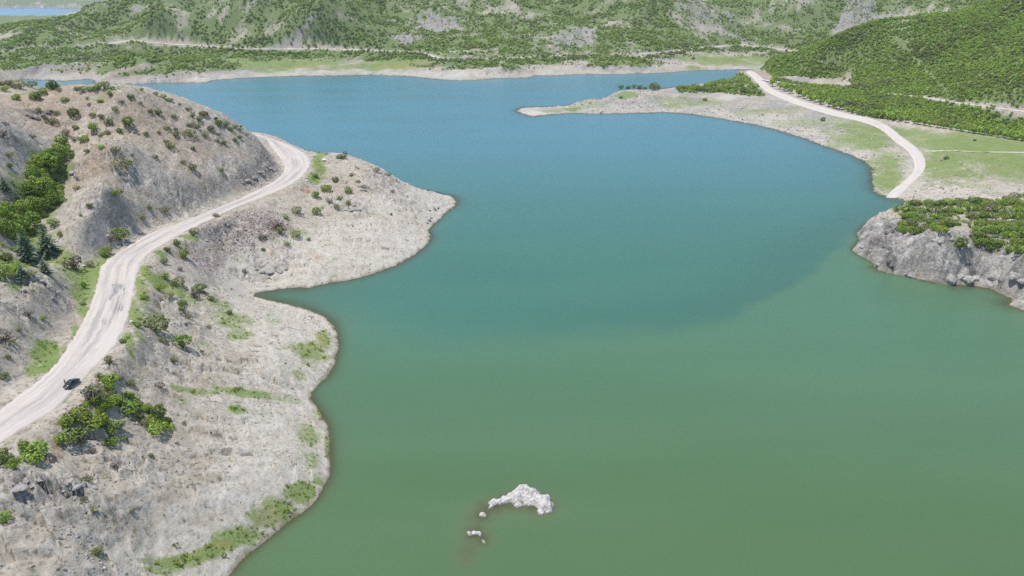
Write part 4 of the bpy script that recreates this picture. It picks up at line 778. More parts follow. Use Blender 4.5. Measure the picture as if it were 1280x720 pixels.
# right point: dense thicket
items = []
vr = 248.0
while vr < 322:
    ur = 1122 + random.uniform(0, 8)
    while ur < 1300:
        u, v = ur + random.uniform(-3, 3), vr + random.uniform(-2, 2)
        lowb = np.interp(u, [1120, 1128, 1150, 1180, 1192, 1215, 1240, 1290], [286, 294, 296, 293, 268, 303, 318, 320]); upb = np.interp(u, [1120, 1140, 1180, 1290], [262, 254, 251, 247])
        gap = (1184 < u < 1214 and v > 272)
        if upb < v < lowb and not gap and random.random() < .93:
            k = random.choices(['bright', 'dark', 'olive'], [6, 3, 1])[0]; w = random.uniform(13, 21) * (.8 + .3 * (v - 248) / 70)
            items.append((u, v, k, plant(u, v, w, k, w * .85, far=700)))
        ur += random.uniform(10.5, 14)
    vr += 8.5
for row, (v0, v1) in (('back row', (0, 261)), ('second row', (261, 278)), ('middle', (278, 295)), ('front edge', (295, 400))):
    ls = [a for a in items if v0 <= a[1] < v1]
    for u, v, k, o in ls: o['category'] = 'bush'; o['group'] = 'green bushes of the thicket on the right point'
    label_region([(u, {'bright': 'bright green', 'dark': 'dark green', 'olive': 'dull olive'}[k], o) for u, v, k, o in ls], f'in the {row} of the right-hand thicket')
tag(plant(1199, 312, 21, 'bright', 24, far=700), 'lone green bush hanging between pale rocks below the right thicket', 'bush')
# narrow wood: its front row, and the shrubs of the spit
for i in range(44):
    u = 966 + i * 7.6 + random.uniform(-2, 2); v = np.interp(u, [965, 1000, 1040, 1080, 1120, 1160, 1200, 1240, 1300], [108, 122, 135, 145, 151, 158, 164, 170, 180])
    w = random.uniform(8, 12); tag(plant(u, v, w, 'ftree', w, far=1200), f'green tree, {order(i, 44)}, fronting the wood behind the lakeside road', 'tree', 'front row of the wood along the road')
for i, (u, v, w) in enumerate([(776,111,9),(785,111,8),(792,110,7),(800,112,10),(806,112,7),(817,113,13),(823,112,8)]): 
    tag(plant(u, v, w, 'dark' if i % 2 else 'bright', far=1200), f'green bush in the small clump on top of the spit, {order(i, 7)}', 'bush', 'bushes on top of the spit')
for i in range(26):
    u = 848 + i * 4. + random.uniform(-1.6, 1.6); v = np.interp(u, [845, 870, 910, 952], [113, 114, 115, 119]) - random.choice([0, 0, 3, 7]) * (u - 845) / 100
    w = random.uniform(8, 12); tag(plant(u, v, w, random.choice(['dark', 'bright', 'bright']), far=1300), f'green bush in the belt where the spit meets the road, {order(i, 26)}', 'bush', 'bushes where the spit meets the road')
for (u, v, w, lab) in [(1028,151,7,'small dark bush alone on the gravel below the lakeside road'),(776,123,6,'single dark bush on the flank of the spit'),(881,126,7,'dark bush beside a pale bank on the shore of the bay'),(1183,199,8,'low green bush in the meadow right of the road'),(1218,176,5,'tiny dark bush alone in the bright meadow'),(867,74,5,'small dark bush alone on the far green flat')]:
    tag(plant(u, v, w, 'dark', far=1600), lab, 'bush')

# ------------------------------------------------------------------ masses nobody could count: geometry-node scatters
def scatter(name, pts, size, rot, which, protos):
    me = bpy.data.meshes.new(name); me.vertices.add(len(pts)); me.vertices.foreach_set('co', np.asarray(pts, np.float32).ravel()); me.update()
    a = me.attributes.new('size', 'FLOAT_VECTOR', 'POINT'); a.data.foreach_set('vector', np.asarray(size, np.float32).ravel())
    a = me.attributes.new('turn', 'FLOAT_VECTOR', 'POINT'); a.data.foreach_set('vector', np.asarray(rot, np.float32).ravel())
    a = me.attributes.new('which', 'INT', 'POINT'); a.data.foreach_set('value', np.asarray(which, np.int32))
    ob = link(name, me); ob['kind'] = 'stuff'
    ng = bpy.data.node_groups.new(name, 'GeometryNodeTree'); ng.interface.new_socket('Geometry', in_out='INPUT', socket_type='NodeSocketGeometry'); ng.interface.new_socket('Geometry', in_out='OUTPUT', socket_type='NodeSocketGeometry')
    N, L = ng.nodes, ng.links; gi = N.new('NodeGroupInput'); go = N.new('NodeGroupOutput'); jn = N.new('GeometryNodeJoinGeometry')
    def named(n, ty):
        x = N.new('GeometryNodeInputNamedAttribute'); x.data_type = ty; x.inputs[0].default_value = n; return x.outputs[0]
    s_, r_, w_ = named('size', 'FLOAT_VECTOR'), named('turn', 'FLOAT_VECTOR'), named('which', 'INT')
    e2r = N.new('FunctionNodeEulerToRotation'); L.new(r_, e2r.inputs[0])
    for i, pm in enumerate(protos):
        po = bpy.data.objects.new(name + '_piece', pm); oi = N.new('GeometryNodeObjectInfo'); oi.inputs['Object'].default_value = po; oi.inputs['As Instance'].default_value = True
        cmp_ = N.new('FunctionNodeCompare'); cmp_.data_type = 'INT'; cmp_.operation = 'EQUAL'; L.new(w_, cmp_.inputs[2]); cmp_.inputs[3].default_value = i
        ip = N.new('GeometryNodeInstanceOnPoints'); L.new(gi.outputs[0], ip.inputs['Points']); L.new(cmp_.outputs[0], ip.inputs['Selection']); L.new(oi.outputs['Geometry'], ip.inputs['Instance'])
        L.new(e2r.outputs[0], ip.inputs['Rotation']); L.new(s_, ip.inputs['Scale']); L.new(ip.outputs[0], jn.inputs[0])
    L.new(jn.outputs[0], go.inputs[0]); md = ob.modifiers.new('scatter', 'NODES'); md.node_group = ng
    return ob
def sample(n, x0, x1, y0, y1, prob):
    x = rng.uniform(x0, x1, n); y = rng.uniform(y0, y1, n); az = np.abs(np.degrees(np.arctan2(x, y))) < 47
    x, y = x[az], y[az]; p = prob(x, y); k = rng.random(len(x)) < p; x, y = x[k], y[k]
    return np.c_[x, y, Hat(x, y)]
def up_rot(n): return np.c_[rng.normal(0, .12, n), rng.normal(0, .12, n), rng.uniform(0, 6.283, n)]
SHRUB = [bush_mesh('shrub', LEAF[k], 400 + i, lobes=4 + i % 2, n=110, leaf=.20, height=1.5, spread=.5) for i, k in enumerate(('scrub', 'forest', 'scrub', 'olive'))]
FOREST = [bush_mesh('forest_tree', LEAF[k], 420 + i, lobes=5, n=150, leaf=.18, height=1.9, spread=.5) for i, k in enumerate(('forest', 'forest', 'scrub', 'olive'))]
def pick(pts, lam, seed):                            # neighbouring plants tend to be of one sort
    w_ = noise(pts[:, 0] / lam, pts[:, 1] / lam, seed) + rng.normal(0, .35, len(pts)); return np.digitize(w_, [-.25, .12, .55])
pts = sample(330000, -1050, 1250, 900, 1950, lambda x, y: np.where((x > 240) & (y < 1080), 0, Hat(x, y, hill_cov) * np.clip(.55 + 1.1 * fbm(x, y, 28, 2, 311), .08, 1)))
m = len(pts); s = (.8 + 1.8 * rng.random(m) ** 1.6) * np.where(rng.random(m) < .12, 1.4, 1.); s *= .7 + .5 * np.clip(Hat(pts[:, 0], pts[:, 1], hill_cov), 0, 1)
tag(scatter('hillside_scrub', pts - [0, 0, .2], np.c_[s, s, s * rng.uniform(.75, 1.1, m)], up_rot(m), pick(pts, 70, 301), SHRUB), 'green scrub covering the hills beyond the lake', 'scrub')
pts = sample(340000, 240, 1080, 470, 1085, lambda x, y: Hat(x, y, hill_cov) * .62)
m = len(pts); s = (.75 + 1.5 * rng.random(m) ** 1.6) * (1 + .35 * noise(pts[:, 0] / 30, pts[:, 1] / 30, 303))
tag(scatter('hillside_forest', pts - [0, 0, .2], np.c_[s, s, s * rng.uniform(.75, 1.15, m)], up_rot(m), pick(pts, 45, 305), FOREST), 'dense green low forest on the hillside at right', 'forest')
# closed thickets: the shrubs between and behind the ones that can be told apart
def thicket(name, label, px, n, r0, r1, protos, far):
    poly = np.array([ground(u, v)[0][:2] for u, v in px]); lo, hi = poly.min(0), poly.max(0)
    pts = sample(n * 3, lo[0], hi[0], lo[1], hi[1], lambda x, y: np.where(inside(poly, x, y) & (Hat(x, y, RD) > 1.5) & (Hat(x, y, SD) > 1), 1, 0))[:n]
    m = len(pts); s = rng.uniform(r0, r1, m); tag(scatter(name, pts - [0, 0, .15], np.c_[s, s, s * rng.uniform(.7, 1.05, m)], up_rot(m), rng.integers(0, len(protos), m), protos), label, 'scrub')
thicket('thicket_scrub', 'closed green scrub filling the thicket on the right point', [(1124,268),(1140,256),(1180,253),(1300,249),(1300,316),(1240,314),(1216,300),(1212,284),(1186,280),(1178,292),(1140,292),(1126,288)], 520, .8, 1.9, [BUSH['bright'][0], BUSH['dark'][1], BUSH['bright'][2], BUSH['olive'][3]], 700)
thicket('spit_scrub', 'closed green scrub where the spit joins the land', [(846,112),(880,107),(912,100),(932,91),(940,97),(952,108),(960,120),(935,120),(900,116),(850,116)], 700, 1.1, 2.4, [FOREST[0], FOREST[1], FOREST[2]], 1300)
thicket('roadside_thicket', 'low green scrub between the bushes beside the dark car', [(100,508),(118,480),(135,466),(160,488),(182,505),(212,502),(214,538),(196,548),(168,520),(140,540),(118,538),(100,552),(72,552),(84,516)], 70, .7, 1.7, [BUSH['bright'][0], BUSH['bright'][1], BUSH['olive'][2]], 560)
thicket('gully_scrub', 'leafy green undergrowth between the gully trees', [(62,190),(85,183),(92,197),(76,222),(80,252),(62,266),(46,290),(24,306),(0,310),(0,268),(26,240),(44,206)], 420, .8, 2., [BUSH['bright'][0], BUSH['bright'][1], BUSH['bright'][2]], 560)
# hedge rows along the far shore road, dark
fr_ = catmull(ats([(255,66,12),(300,69,10),(340,66,12),(400,66,12),(470,72,9),(500,72,9),(525,75,9),(560,81,7),(590,82,7),(640,77,9),(680,77,9),(720,77,9),(765,76,9),(800,75,9),(830,70,10),(880,60.5,12),(925,61,11),(975,62,10)]), 6)
m = 700; i = rng.integers(0, len(fr_), m); i = i[noise(fr_[i, 0] / 40, fr_[i, 1] / 40, 251) > -.15]; m = len(i)
xy = fr_[i, :2] + rng.normal(0, 1, (m, 2)) * [5, 9]; hz_ = Hat(xy[:, 0], xy[:, 1]); ok = (hz_ > 2.5) & (Hat(xy[:, 0], xy[:, 1], RD) > 2); xy, hz_ = xy[ok], hz_[ok]; m = len(xy); s = rng.uniform(1.8, 3.6, m)
DSHRUB = [bush_mesh('dark_shrub', LEAF['dark'], 440 + i, lobes=5, n=130, leaf=.19, height=1.6, spread=.5) for i in range(2)]
tag(scatter('roadside_scrub', np.c_[xy, hz_ - .2], np.c_[s, s, s], up_rot(m), rng.integers(0, 2, m), DSHRUB), 'row of dark shrubs along the far shore road', 'scrub')
# stones and rubble
def stone_mesh(name, mat, seed, sub=1, cuts=9):
    import bmesh
    g = np.random.default_rng(seed); bm = bmesh.new(); bmesh.ops.create_icosphere(bm, subdivisions=sub, radius=1)
    nr = g.normal(size=(cuts, 3)); nr /= np.linalg.norm(nr, axis=1)[:, None]; dd = g.uniform(.5, .95, cuts) if sub < 2 else g.uniform(.55, .88, cuts)
    for v in bm.verts:
        d = np.array(v.co); d /= np.linalg.norm(d); t = nr @ d; r = min([1.1] + [dd[i] / t[i] for i in range(cuts) if t[i] > .05]); v.co = d * (r * (1 + .07 * float(noise(np.array(d[0] * 4 + d[2] * 3), np.array(d[1] * 4 - d[2] * 2), seed)) * (sub > 1)))
    me = bpy.data.meshes.new(name); bm.to_mesh(me); bm.free(); me.materials.append(mat); return me
def stone_mat(name, cols):
    t = NT(name); ro = t.n('ObjectInfo').outputs['Random']; r = t.n('ValToRGB', {0: ro}); e = r.color_ramp.elements
    e[0].color = (*cols[0], 1); e[1].color = (*cols[-1], 1)
    for k, c in enumerate(cols[1:-1]): x = e.new((k + 1) / (len(cols) - 1)); x.color = (*c, 1)
    nz = t.noise(t.n('TexCoord').outputs['Object'], 2.5, 4); c = t.mix(t.mr(nz, .3, .7), r.outputs[0], t.mix(.35, r.outputs[0], (.1, .09, .08)))
    return t.surf(t.n('BsdfPrincipled', {'Base Color': c, 'Roughness': .92, 'Specular IOR Level': .2}))
SM = stone_mat('mixed_stones', [(.20, .17, .15), (.38, .34, .30), (.30, .265, .24), (.50, .47, .42), (.42, .38, .335), (.66, .63, .59)])
STONES = [stone_mesh('stone', SM, 500 + i) for i in range(4)]
def lefty(x, y): return (Hat(x, y, is_left.astype(float)) > .5) & (Hat(x, y, SD) > .3) & (Hat(x, y, RD) > .7)
pts = sample(620000, -330, 5, 62, 500, lambda x, y: np.where(lefty(x, y), np.clip(.012 + .6 * Hat(x, y, mask['scree']) + .12 * Hat(x, y, mask['grey']) + .22 * smooth(.25, .9, fbm(x, y, 14, 4, 261)) - .2 * Hat(x, y, mask['grass']), 0, 1) * np.clip(230 / np.hypot(x, y), .3, 2), 0))
m = len(pts); s = .11 + .30 * rng.random(m) ** 3. + .22 * Hat(pts[:, 0], pts[:, 1], mask['scree']) * rng.random(m)
s = s * np.where(rng.random(m) < .02, 1.8, 1.); sq = rng.uniform(.6, 1.3, (m, 3))
tag(scatter('rubble', pts + np.c_[np.zeros((m, 2)), s * .1], sq * s[:, None], rng.uniform(0, 6.28, (m, 3)), rng.integers(0, 4, m), STONES), 'loose grey and brown stones strewn over the left headland', 'stones')
# shingle on the right shore
pts = sample(90000, 60, 420, 240, 800, lambda x, y: np.where((Hat(x, y, SD) > .3) & (Hat(x, y, SD) < 60) & (Hat(x, y, is_left.astype(float)) < .5) & (Hat(x, y, RD) > 1), np.where(y < 400, .25, .16) * (1 - .8 * Hat(x, y, mask['grass'])), 0))
m = len(pts); s = (.25 + .6 * rng.random(m) ** 3) * np.clip(pts[:, 1] / 400, .8, 1.5); sq = rng.uniform(.6, 1.3, (m, 3))
tag(scatter('shingle', pts, sq * s[:, None], rng.uniform(0, 6.28, (m, 3)), rng.integers(0, 4, m), STONES), 'loose stones along the right-hand shore', 'stones')
# low herbs and grass tufts
def tuft_mesh(name, mat, seed, n=16):
    g = np.random.default_rng(seed); p = g.normal(0, .38, (n, 2)); Vs = []
    for i in range(n):
        a = g.uniform(0, 6.28); d = np.array([math.cos(a), math.sin(a)]); h = g.uniform(.3, .8); l = g.normal(0, .25, 2)
        Vs += [[*(p[i] - d * .22), 0], [*(p[i] + d * .22), 0], [*(p[i] + d * .14 + l), h], [*(p[i] - d * .14 + l), h * .9]]
    return mesh_np(name, np.array(Vs), np.arange(4 * n).reshape(n, 4), mat)
TUFT = [tuft_mesh('tuft', LEAF['bright'], 600), tuft_mesh('tuft', LEAF['yellow'], 601), tuft_mesh('tuft', LEAF['olive'], 602), tuft_mesh('tuft', LEAF['olive'], 603)]
pts = sample(150000, -330, 5, 62, 470, lambda x, y: np.where(lefty(x, y), np.clip(.30 * smooth(.15, .8, Hat(x, y, mask['grass'])) + .045 * smooth(.0, .8, fbm(x, y, 20, 3, 271)) * (1 - .7 * Hat(x, y, mask['pale'])), 0, 1) * np.clip(230 / np.hypot(x, y), .3, 2), 0))
m = len(pts); s = rng.uniform(.25, .62, m) * np.where(rng.random(m) < .10, 2.2, 1); gr = Hat(pts[:, 0], pts[:, 1], mask['grass']); ye = Hat(pts[:, 0], pts[:, 1], mask['yellow']); rr_ = rng.random(m)
wh = np.where(ye > .4, np.where(rr_ < .6, 1, 0), np.where((gr > .3) & (rr_ < .8), 0, np.where(rr_ < .6, 2, 3)))
tag(scatter('grass_tufts', pts, np.c_[s, s, s * .8], up_rot(m), wh, TUFT), 'tufts of grass and low herbs on the left headland', 'grass')

# ------------------------------------------------------------------ boulders and crags that can be told apart
BLOCK = {n_: [stone_mesh('block', mt, 700 + i, 3, 26) for i in range(4)] for n_, mt in (('grey', ROCK_GREY), ('dark', ROCK_DARK), ('pale', ROCK_BLUFF), ('white', ROCK_WHITE))}
def crag(label, kind, blocks, far=620):
    """blocks: (u, v, width px, height px); the foot of the first one is the thing's base"""
    p0, q0 = ground(blocks[0][0], blocks[0][1])
    e = link('rock_outcrop', None, loc=tuple(p0)); tag(e, label, 'rock', 'rock outcrops on the shores')
    for (u, v, w, h) in blocks:
        p, q_ = ground(u, v); r = w * q_ / FPX / 2; b = link('block', random.choice(BLOCK[kind]), e, tuple(p - p0 + [0, 0, h * q_ / FPX * .02])); b.scale = (r, r * random.uniform(.7, 1.), h * q_ / FPX * .55); b.rotation_euler = (random.uniform(-.25, .25), random.uniform(-.25, .25), random.uniform(0, 6.28))
def boulder(u, v, w, h, kind, label):
    p, q_ = ground(u, v); r = w * q_ / FPX / 2; o = link('boulder', random.choice(BLOCK[kind]), None, tuple(p + [0, 0, h * q_ / FPX * .2])); o.scale = (r, r * .8, h * q_ / FPX * .6); o.rotation_euler = (random.uniform(-.2, .2), random.uniform(-.2, .2), random.uniform(0, 6.28)); tag(o, label, 'rock', 'loose boulders')
crag('large grey craggy outcrop above the lower left corner of the headland', 'grey', [(24,610,26,6),(42,605,20,5),(50,600,12,4),(12,605,16,4),(33,598,22,5)])
crag('grey blocks breaking the stony slope right of the large crag', 'grey', [(84,605,14,9),(95,609,16,8),(80,614,9,6),(104,606,10,6),(118,610,10,5)])
crag('black jagged ledge on the brown hilltop', 'dark', [(38,146,11,5),(47,148,12,5),(54,145,10,4),(60,142,8,4),(64,139,6,3),(33,144,6,3)])
crag('dark grey crag on the nose beyond the road bend', 'grey', [(454,238,11,6),(449,233,8,4),(459,234,7,4)])
crag('jagged grey outcrop in the middle of the nose slope', 'grey', [(446,262,12,6),(438,264,10,5),(431,263,8,4),(442,257,8,3)])
crag('dark rocks at the waterline below the pale tip', 'dark', [(537,276,7,4),(534,279,5,3),(539,273,4,3)])
crag('dark rock ledge near the pale tip of the nose', 'dark', [(543,262,7,3),(548,260,5,2),(537,263,4,2)])
crag('grey ledge above the head of the small cove', 'grey', [(328,340,10,5),(338,341,14,5),(350,339,12,5),(357,336,9,4),(320,337,7,4)])
crag('broken grey rocks on top of the low mound inside the road', 'grey', [(30,364,9,6),(66,374,9,7),(72,366,10,6),(52,352,12,6),(40,350,12,6),(60,360,8,5),(80,358,8,5),(22,352,9,5)])
crag('rough dark rock cutting on the inner side of the road bend', 'grey', [(331,207,11,8),(338,211,9,7),(325,216,10,6),(318,222,10,5),(310,226,9,5),(341,204,7,5),(333,197,7,5),(344,213,6,5),(304,229,8,4)])
crag('pale limestone bluff at the waterline of the right point', 'pale', [(1188,350,18,15),(1209,351,20,16),(1199,347,14,11),(1219,348,12,10)], 700)
crag('white rocks among the bushes of the right point', 'pale', [(1168,301,9,6),(1175,302,8,5),(1190,300,8,7),(1211,308,10,8),(1206,304,7,6),(1209,298,6,5),(1186,292,6,5)], 700)
crag('dark cliff face at the left end of the right point', 'dark', [(1112,285,9,8),(1116,291,8,8),(1108,292,8,7),(1104,309,5,6),(1112,312,6,8),(1111,329,8,9),(1114,333,7,7),(1120,287,7,7)], 700)
crag('grey bluff at the right edge above the narrow spit', 'grey', [(1270,347,22,16),(1252,350,14,13),(1240,348,12,11),(1278,352,14,10)], 700)
crag('broken grey rocks along the foot of the right point', 'grey', [(1140,346,12,7),(1154,349,8,5),(1098,331,10,7),(1078,309,7,4),(1132,343,6,4)], 700)
boulder(405, 200.5, 8, 4, 'white', 'flat white slab on the grass outside the road bend')
boulder(389, 195, 5, 3, 'white', 'small white stone at the outer edge of the road bend')
boulder(383.5, 226.5, 5, 3, 'white', 'white stone beside the road just below the bend')
boulder(164.5, 403, 7, 4, 'white', 'white boulder on the grass strip right of the road')
boulder(104, 333, 6, 3.5, 'white', 'white boulder on the grass verge left of the road')
boulder(97, 558, 5, 3, 'white', 'small white stone on the slope below the car thicket')
boulder(135, 297, 7, 6, 'pale', 'pale boulder at the cliff foot beside the road')
boulder(90, 217, 10, 6, 'pale', 'pale leaning rock on the brown slope right of the gully')
boulder(307, 289, 6, 4, 'dark', 'dark boulder in the upper rubble slope')
boulder(281, 280, 5, 3, 'grey', 'grey boulder near the top of the rubble slope')
boulder(259, 302, 6, 4, 'pale', 'pale boulder at the left side of the rubble slope')
boulder(305, 338, 6, 5, 'pale', 'pale boulder low on the rubble slope above the cove')
boulder(340, 400, 5, 4, 'white', 'small white boulder on the grassy flat beside the cove')
boulder(232, 405, 7, 5, 'grey', 'grey boulder above the round green bush')

# ------------------------------------------------------------------ the parked car
def paint(name, col, rough=.28, coat=.6):
    t = NT(name); nz = t.noise(t.n('TexCoord').outputs['Object'], 4, 3); c = t.mix(nz, tuple(.85 * x for x in col), tuple(min(1, 1.2 * x) for x in col))
    return t.surf(t.n('BsdfPrincipled', {'Base Color': c, 'Roughness': rough, 'Coat Weight': coat, 'Coat Roughness': .08}))
PAINT = paint('black_paint', (.016, .018, .026)); GLASS = paint('dark_glass', (.02, .026, .03), .06, .3); RUB = simple_mat('rubber', (.02, .02, .02), .85); RIM = simple_mat('rim', (.35, .35, .36), .35, .8); LAMP = simple_mat('lamp_glass', (.55, .55, .52), .15); TAIL = simple_mat('tail_lamp', (.30, .02, .02), .2); PLATE = simple_mat('plate', (.75, .75, .74), .4)
def loft(sections, close=True):
    n = len(sections[0]); V_ = np.vstack(sections); F_ = []
    for i in range(len(sections) - 1):
        for j in range(n if close else n - 1):
            a = i * n + j; b = i * n + (j + 1) % n; F_.append((a, b, b + n, a + n))
    return V_, F_
def polymesh(name, V_, F_, mat, sm=True):
    me = bpy.data.meshes.new(name); me.from_pydata([tuple(map(float, v)) for v in V_], [], [tuple(map(int, f)) for f in F_]); me.update(); me.materials.append(mat)
    for p in me.polygons: p.use_smooth = sm
    return me
pc0, pc1 = at(83.2, 487.0, 28.1), at(97.2, 475.5, 28.1); pc = (pc0 + pc1) / 2; hd = math.atan2(pc1[1] - pc0[1], pc1[0] - pc0[0])
pc[2] = float(max(28.08, 28.1))
car = tag(link('parked_car', None, loc=tuple(pc)), 'black saloon car parked on the dusty headland road', 'car'); car.rotation_euler = (0, 0, hd)
def ring(x, w, zb, zt, k=.16):
    return np.array([(x, -w + .06, zb), (x, -w, zb + .14), (x, -w, zt - k), (x, -w + k * .9, zt), (x, w - k * .9, zt), (x, w, zt - k), (x, w, zb + .14), (x, w - .06, zb)])
st = [(-2.22,.70,.42,.80),(-2.12,.82,.30,.93),(-1.7,.88,.24,1.0),(-1.1,.90,.22,.98),(0,.90,.22,.95),(.9,.90,.22,.93),(1.5,.88,.24,.86),(1.95,.84,.27,.77),(2.15,.76,.32,.68),(2.22,.66,.40,.60)]
V_, F_ = loft([ring(*a) for a in st]); F_ += [tuple(range(7, -1, -1)), tuple(len(V_) - 8 + i for i in range(8))]
link('body', polymesh('body', V_, F_, PAINT), car)
roof_x = [(-.95, .62), (-.6, .66), (0, .68), (.35, .66), (.6, .60)]; zr = [1.40, 1.45, 1.47, 1.44, 1.39]
top = [np.array([(x, -w, z - .03), (x, -w * .6, z), (x, w * .6, z), (x, w, z - .03), (x, w, z - .07), (x, -w, z - .07)]) for (x, w), z in zip(roof_x, zr)]
V_, F_ = loft(top); F_ += [(5, 4, 3, 2, 1, 0), tuple(len(V_) - 6 + i for i in range(6))]; link('roof', polymesh('roof', V_, F_, PAINT), car)
def pane(nm, quad, nrm, mat=GLASS, th=.03):
    q_ = np.array(quad, float); n_ = np.array(nrm, float) * th; V_ = np.vstack([q_, q_ - n_]); return link(nm, polymesh(nm, V_, [(0, 1, 2, 3), (7, 6, 5, 4), (0, 4, 5, 1), (1, 5, 6, 2), (2, 6, 7, 3), (3, 7, 4, 0)], mat, False), car)
pane('windscreen', [(1.28, -.78, .88), (1.28, .78, .88), (.60, .60, 1.37), (.60, -.60, 1.37)], (.6, 0, .8))
pane('rear_window', [(-1.65, .76, .98), (-1.65, -.76, .98), (-.95, -.61, 1.36), (-.95, .61, 1.36)], (-.5, 0, .86))
for s in (-1, 1):
    pane('side_window', [(1.2, s * .80, .92), (.02, s * .82, .93), (.02, s * .67, 1.40), (.58, s * .61, 1.36)][::s], (0, s, .3))
    pane('side_window', [(-.04, s * .82, .94), (-1.5, s * .79, .97), (-.93, s * .62, 1.35), (-.04, s * .67, 1.40)][::s], (0, s, .3))
    b_ = link('door_mirror', polymesh('door_mirror', np.array([(x, s * y, z) for x in (.86, 1.02) for y in (.86, 1.04) for z in (.92, 1.06)]), [(0, 1, 3, 2), (4, 6, 7, 5), (0, 4, 5, 1), (2, 3, 7, 6), (0, 2, 6, 4), (1, 5, 7, 3)], PAINT, False), car)
    for x, y0, z0, mt, nm in ((2.10, .60, .58, LAMP, 'headlight'), (-2.19, .60, .74, TAIL, 'tail_light')):
        link(nm, polymesh(nm, np.array([(x + dx, s * y0 + dy, z0 + dz) for dx in (-.06, .08 if x > 0 else .06) for dy in (-.15, .15) for dz in (-.06, .07)]), [(0, 1, 3, 2), (4, 6, 7, 5), (0, 4, 5, 1), (2, 3, 7, 6), (0, 2, 6, 4), (1, 5, 7, 3)], mt, False), car)
    for x in (-1.32, 1.38):
        th = np.linspace(0, 2 * np.pi, 18, endpoint=False); rg = lambda r, y: np.c_[x + r * np.cos(th), np.full(18, s * y), .32 + r * np.sin(th)]
        V_, F_ = loft([rg(.20, .88), rg(.30, .93), rg(.33, .90), rg(.33, .74), rg(.30, .70), rg(.20, .70)]); wh_ = link('wheel', polymesh('wheel', V_, F_, RUB), car)
        V_, F_ = loft([rg(.20, .885), rg(.16, .91), rg(.05, .90)]); F_ += [tuple(range(36, 54))]; link('rim', polymesh('rim', V_, F_, RIM, False), wh_)
link('number_plate', polymesh('number_plate', np.array([(x, y, z) for x in (-2.26, -2.20) for y in (-.26, .26) for z in (.56, .68)]), [(0, 1, 3, 2), (4, 6, 7, 5), (0, 4, 5, 1), (2, 3, 7, 6), (0, 2, 6, 4), (1, 5, 7, 3)], PLATE, False), car)

# ------------------------------------------------------------------ the person beside the car
SKIN = simple_mat('skin', (.50, .32, .24), .55); SHIRT = simple_mat('shirt', (.52, .40, .40), .85); TROU = simple_mat('trousers', (.035, .036, .045), .85); HAIR = simple_mat('hair', (.03, .022, .018), .7); SHOE = simple_mat('shoes', (.05, .045, .04), .7)
def skin_obj(name, verts, edges, radii, root, mat, parent, sub=1):
    me = bpy.data.meshes.new(name); me.from_pydata(verts, edges, []); me.update(); me.materials.append(mat); o = link(name, me, parent)
    o.modifiers.new('skin', 'SKIN'); lay = me.skin_vertices[0] if len(me.skin_vertices) else None
    for i, r in enumerate(radii): lay.data[i].radius = (r, r) if not isinstance(r, tuple) else r; lay.data[i].use_root = (i == root)
    md = o.modifiers.new('smooth', 'SUBSURF'); md.levels = md.render_levels = sub; return o
pp = at(82.0, 481.2, 28.05)
per = tag(link('person', None, loc=tuple(pp)), 'person in dark trousers and light top standing beside the black car', 'person'); per.rotation_euler = (0, 0, hd - 1.2)
bv = [(0,0,.93),(0,0,1.08),(0,0,1.28),(0,0,1.42),(0,0,1.50),(.01,0,1.56)]; be = [(0,1),(1,2),(2,3),(3,4),(4,5)]; br = [(.15,.11),(.14,.10),(.17,.11),(.13,.09),.055,.055]
for s in (-1, 1):
    k = len(bv); bv += [(0,s*.10,.88),(.02,s*.11,.48),(0,s*.12,.09),(.13,s*.13,.04)]; be += [(0,k),(k,k+1),(k+1,k+2),(k+2,k+3)]; br += [.095,.062,.045,.04]
    k = len(bv); bv += [(0,s*.19,1.41),(-.02,s*.25,1.14),(.07,s*.27,.90),(.09,s*.27,.83)]; be += [(3,k),(k,k+1),(k+1,k+2),(k+2,k+3)]; br += [.06,.045,.033,.034]
    w_ = k + 3
    for f_, (dy, l_) in enumerate([(-.03,.075),(-.01,.085),(.01,.08),(.03,.065)]):
        k = len(bv); bv += [(.09+dy,s*.272,.79),(.10+dy,s*.268,.79-l_*.55),(.115+dy,s*.26,.79-l_)]; be += [(w_,k),(k,k+1),(k+1,k+2)]; br += [.0095,.009,.008]
    k = len(bv); bv += [(.125,s*.25,.80),(.145,s*.245,.765)]; be += [(w_,k),(k,k+1)]; br += [.011,.009]
skin_obj('body', bv, be, br, 0, SKIN, per)
import bmesh
def blob(name, c, sc_, mat, parent, sub=2):
    bm = bmesh.new(); bmesh.ops.create_icosphere(bm, subdivisions=sub, radius=1)
    for v in bm.verts: v.co = Vector((v.co.x * sc_[0] + c[0], v.co.y * sc_[1] + c[1], v.co.z * sc_[2] + c[2]))
    me = bpy.data.meshes.new(name); bm.to_mesh(me); bm.free(); me.materials.append(mat)
    for p in me.polygons: p.use_smooth = True
    return link(name, me, parent)
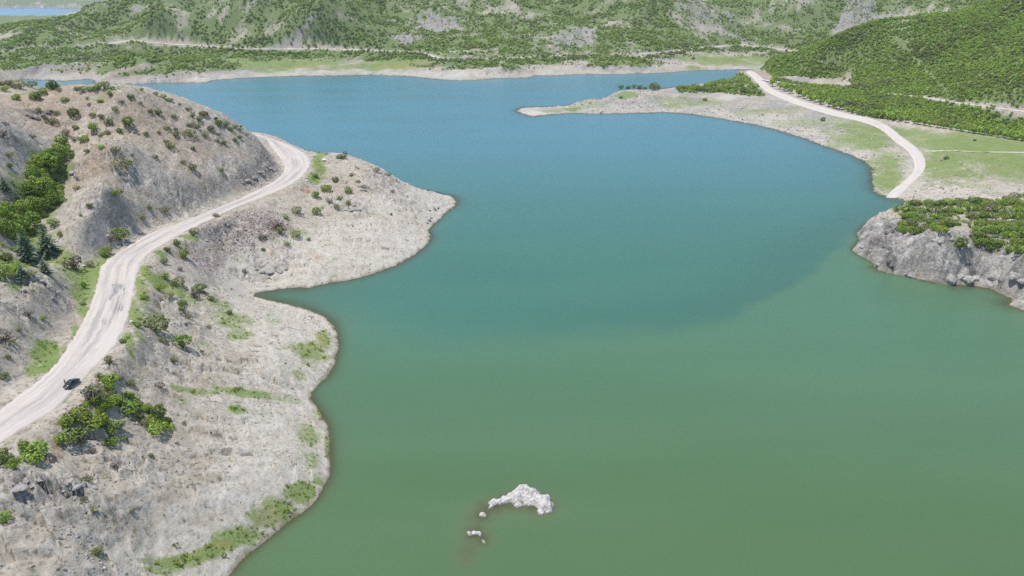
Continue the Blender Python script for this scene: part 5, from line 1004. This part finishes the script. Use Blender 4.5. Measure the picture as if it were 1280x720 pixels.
hd_ = blob('head', (.02, 0, 1.645), (.098, .078, .118), SKIN, per, 3)
blob('nose', (.122, 0, 1.63), (.018, .013, .022), SKIN, hd_); blob('mouth', (.108, 0, 1.588), (.010, .024, .007), simple_mat('lips', (.40, .18, .16), .5), hd_)
for s in (-1, 1): blob('eye', (.105, s * .032, 1.655), (.010, .013, .008), simple_mat('eyes', (.04, .03, .03), .3), hd_); blob('ear', (.01, s * .080, 1.64), (.02, .010, .03), SKIN, hd_)
blob('hair', (-.008, 0, 1.685), (.108, .088, .092), HAIR, per)
skin_obj('shirt', [(0,0,.90),(0,0,1.08),(0,0,1.28),(0,0,1.42),(0,.19,1.41),(-.02,.25,1.16),(0,-.19,1.41),(-.02,-.25,1.16)], [(0,1),(1,2),(2,3),(3,4),(4,5),(3,6),(6,7)], [(.17,.13),(.16,.12),(.185,.125),(.14,.10),.075,.06,.075,.06], 2, SHIRT, per)
skin_obj('trousers', [(0,0,.95),(0,.10,.87),(.02,.11,.48),(0,.12,.12),(0,-.10,.87),(.02,-.11,.48),(0,-.12,.12)], [(0,1),(1,2),(2,3),(0,4),(4,5),(5,6)], [(.165,.125),.112,.08,.07,.112,.08,.07], 0, TROU, per)
for s in (-1, 1): blob('shoe', (.06, s * .125, .045), (.14, .05, .05), SHOE, per)

# ------------------------------------------------------------------ air between here and the far hills
hzb = bpy.data.meshes.new('haze'); x0, x1, y0, y1, z0, z1 = -14500, 14500, -14500, 14500, -22, 430
hzb.from_pydata([(x, y, z) for x in (x0, x1) for y in (y0, y1) for z in (z0, z1)], [], [(0, 1, 3, 2), (4, 6, 7, 5), (0, 4, 5, 1), (2, 3, 7, 6), (0, 2, 6, 4), (1, 5, 7, 3)]); hzb.update()
hm = NT('haze'); vol = hm.n('VolumePrincipled', {'Color': (.80, .90, 1., 1), 'Density': 6.5e-5, 'Anisotropy': .25}); hm.t.links.new(vol.outputs[0], hm.out.inputs['Volume'])
hzb.materials.append(hm.m); ho = link('haze', hzb); ho['kind'] = 'stuff'
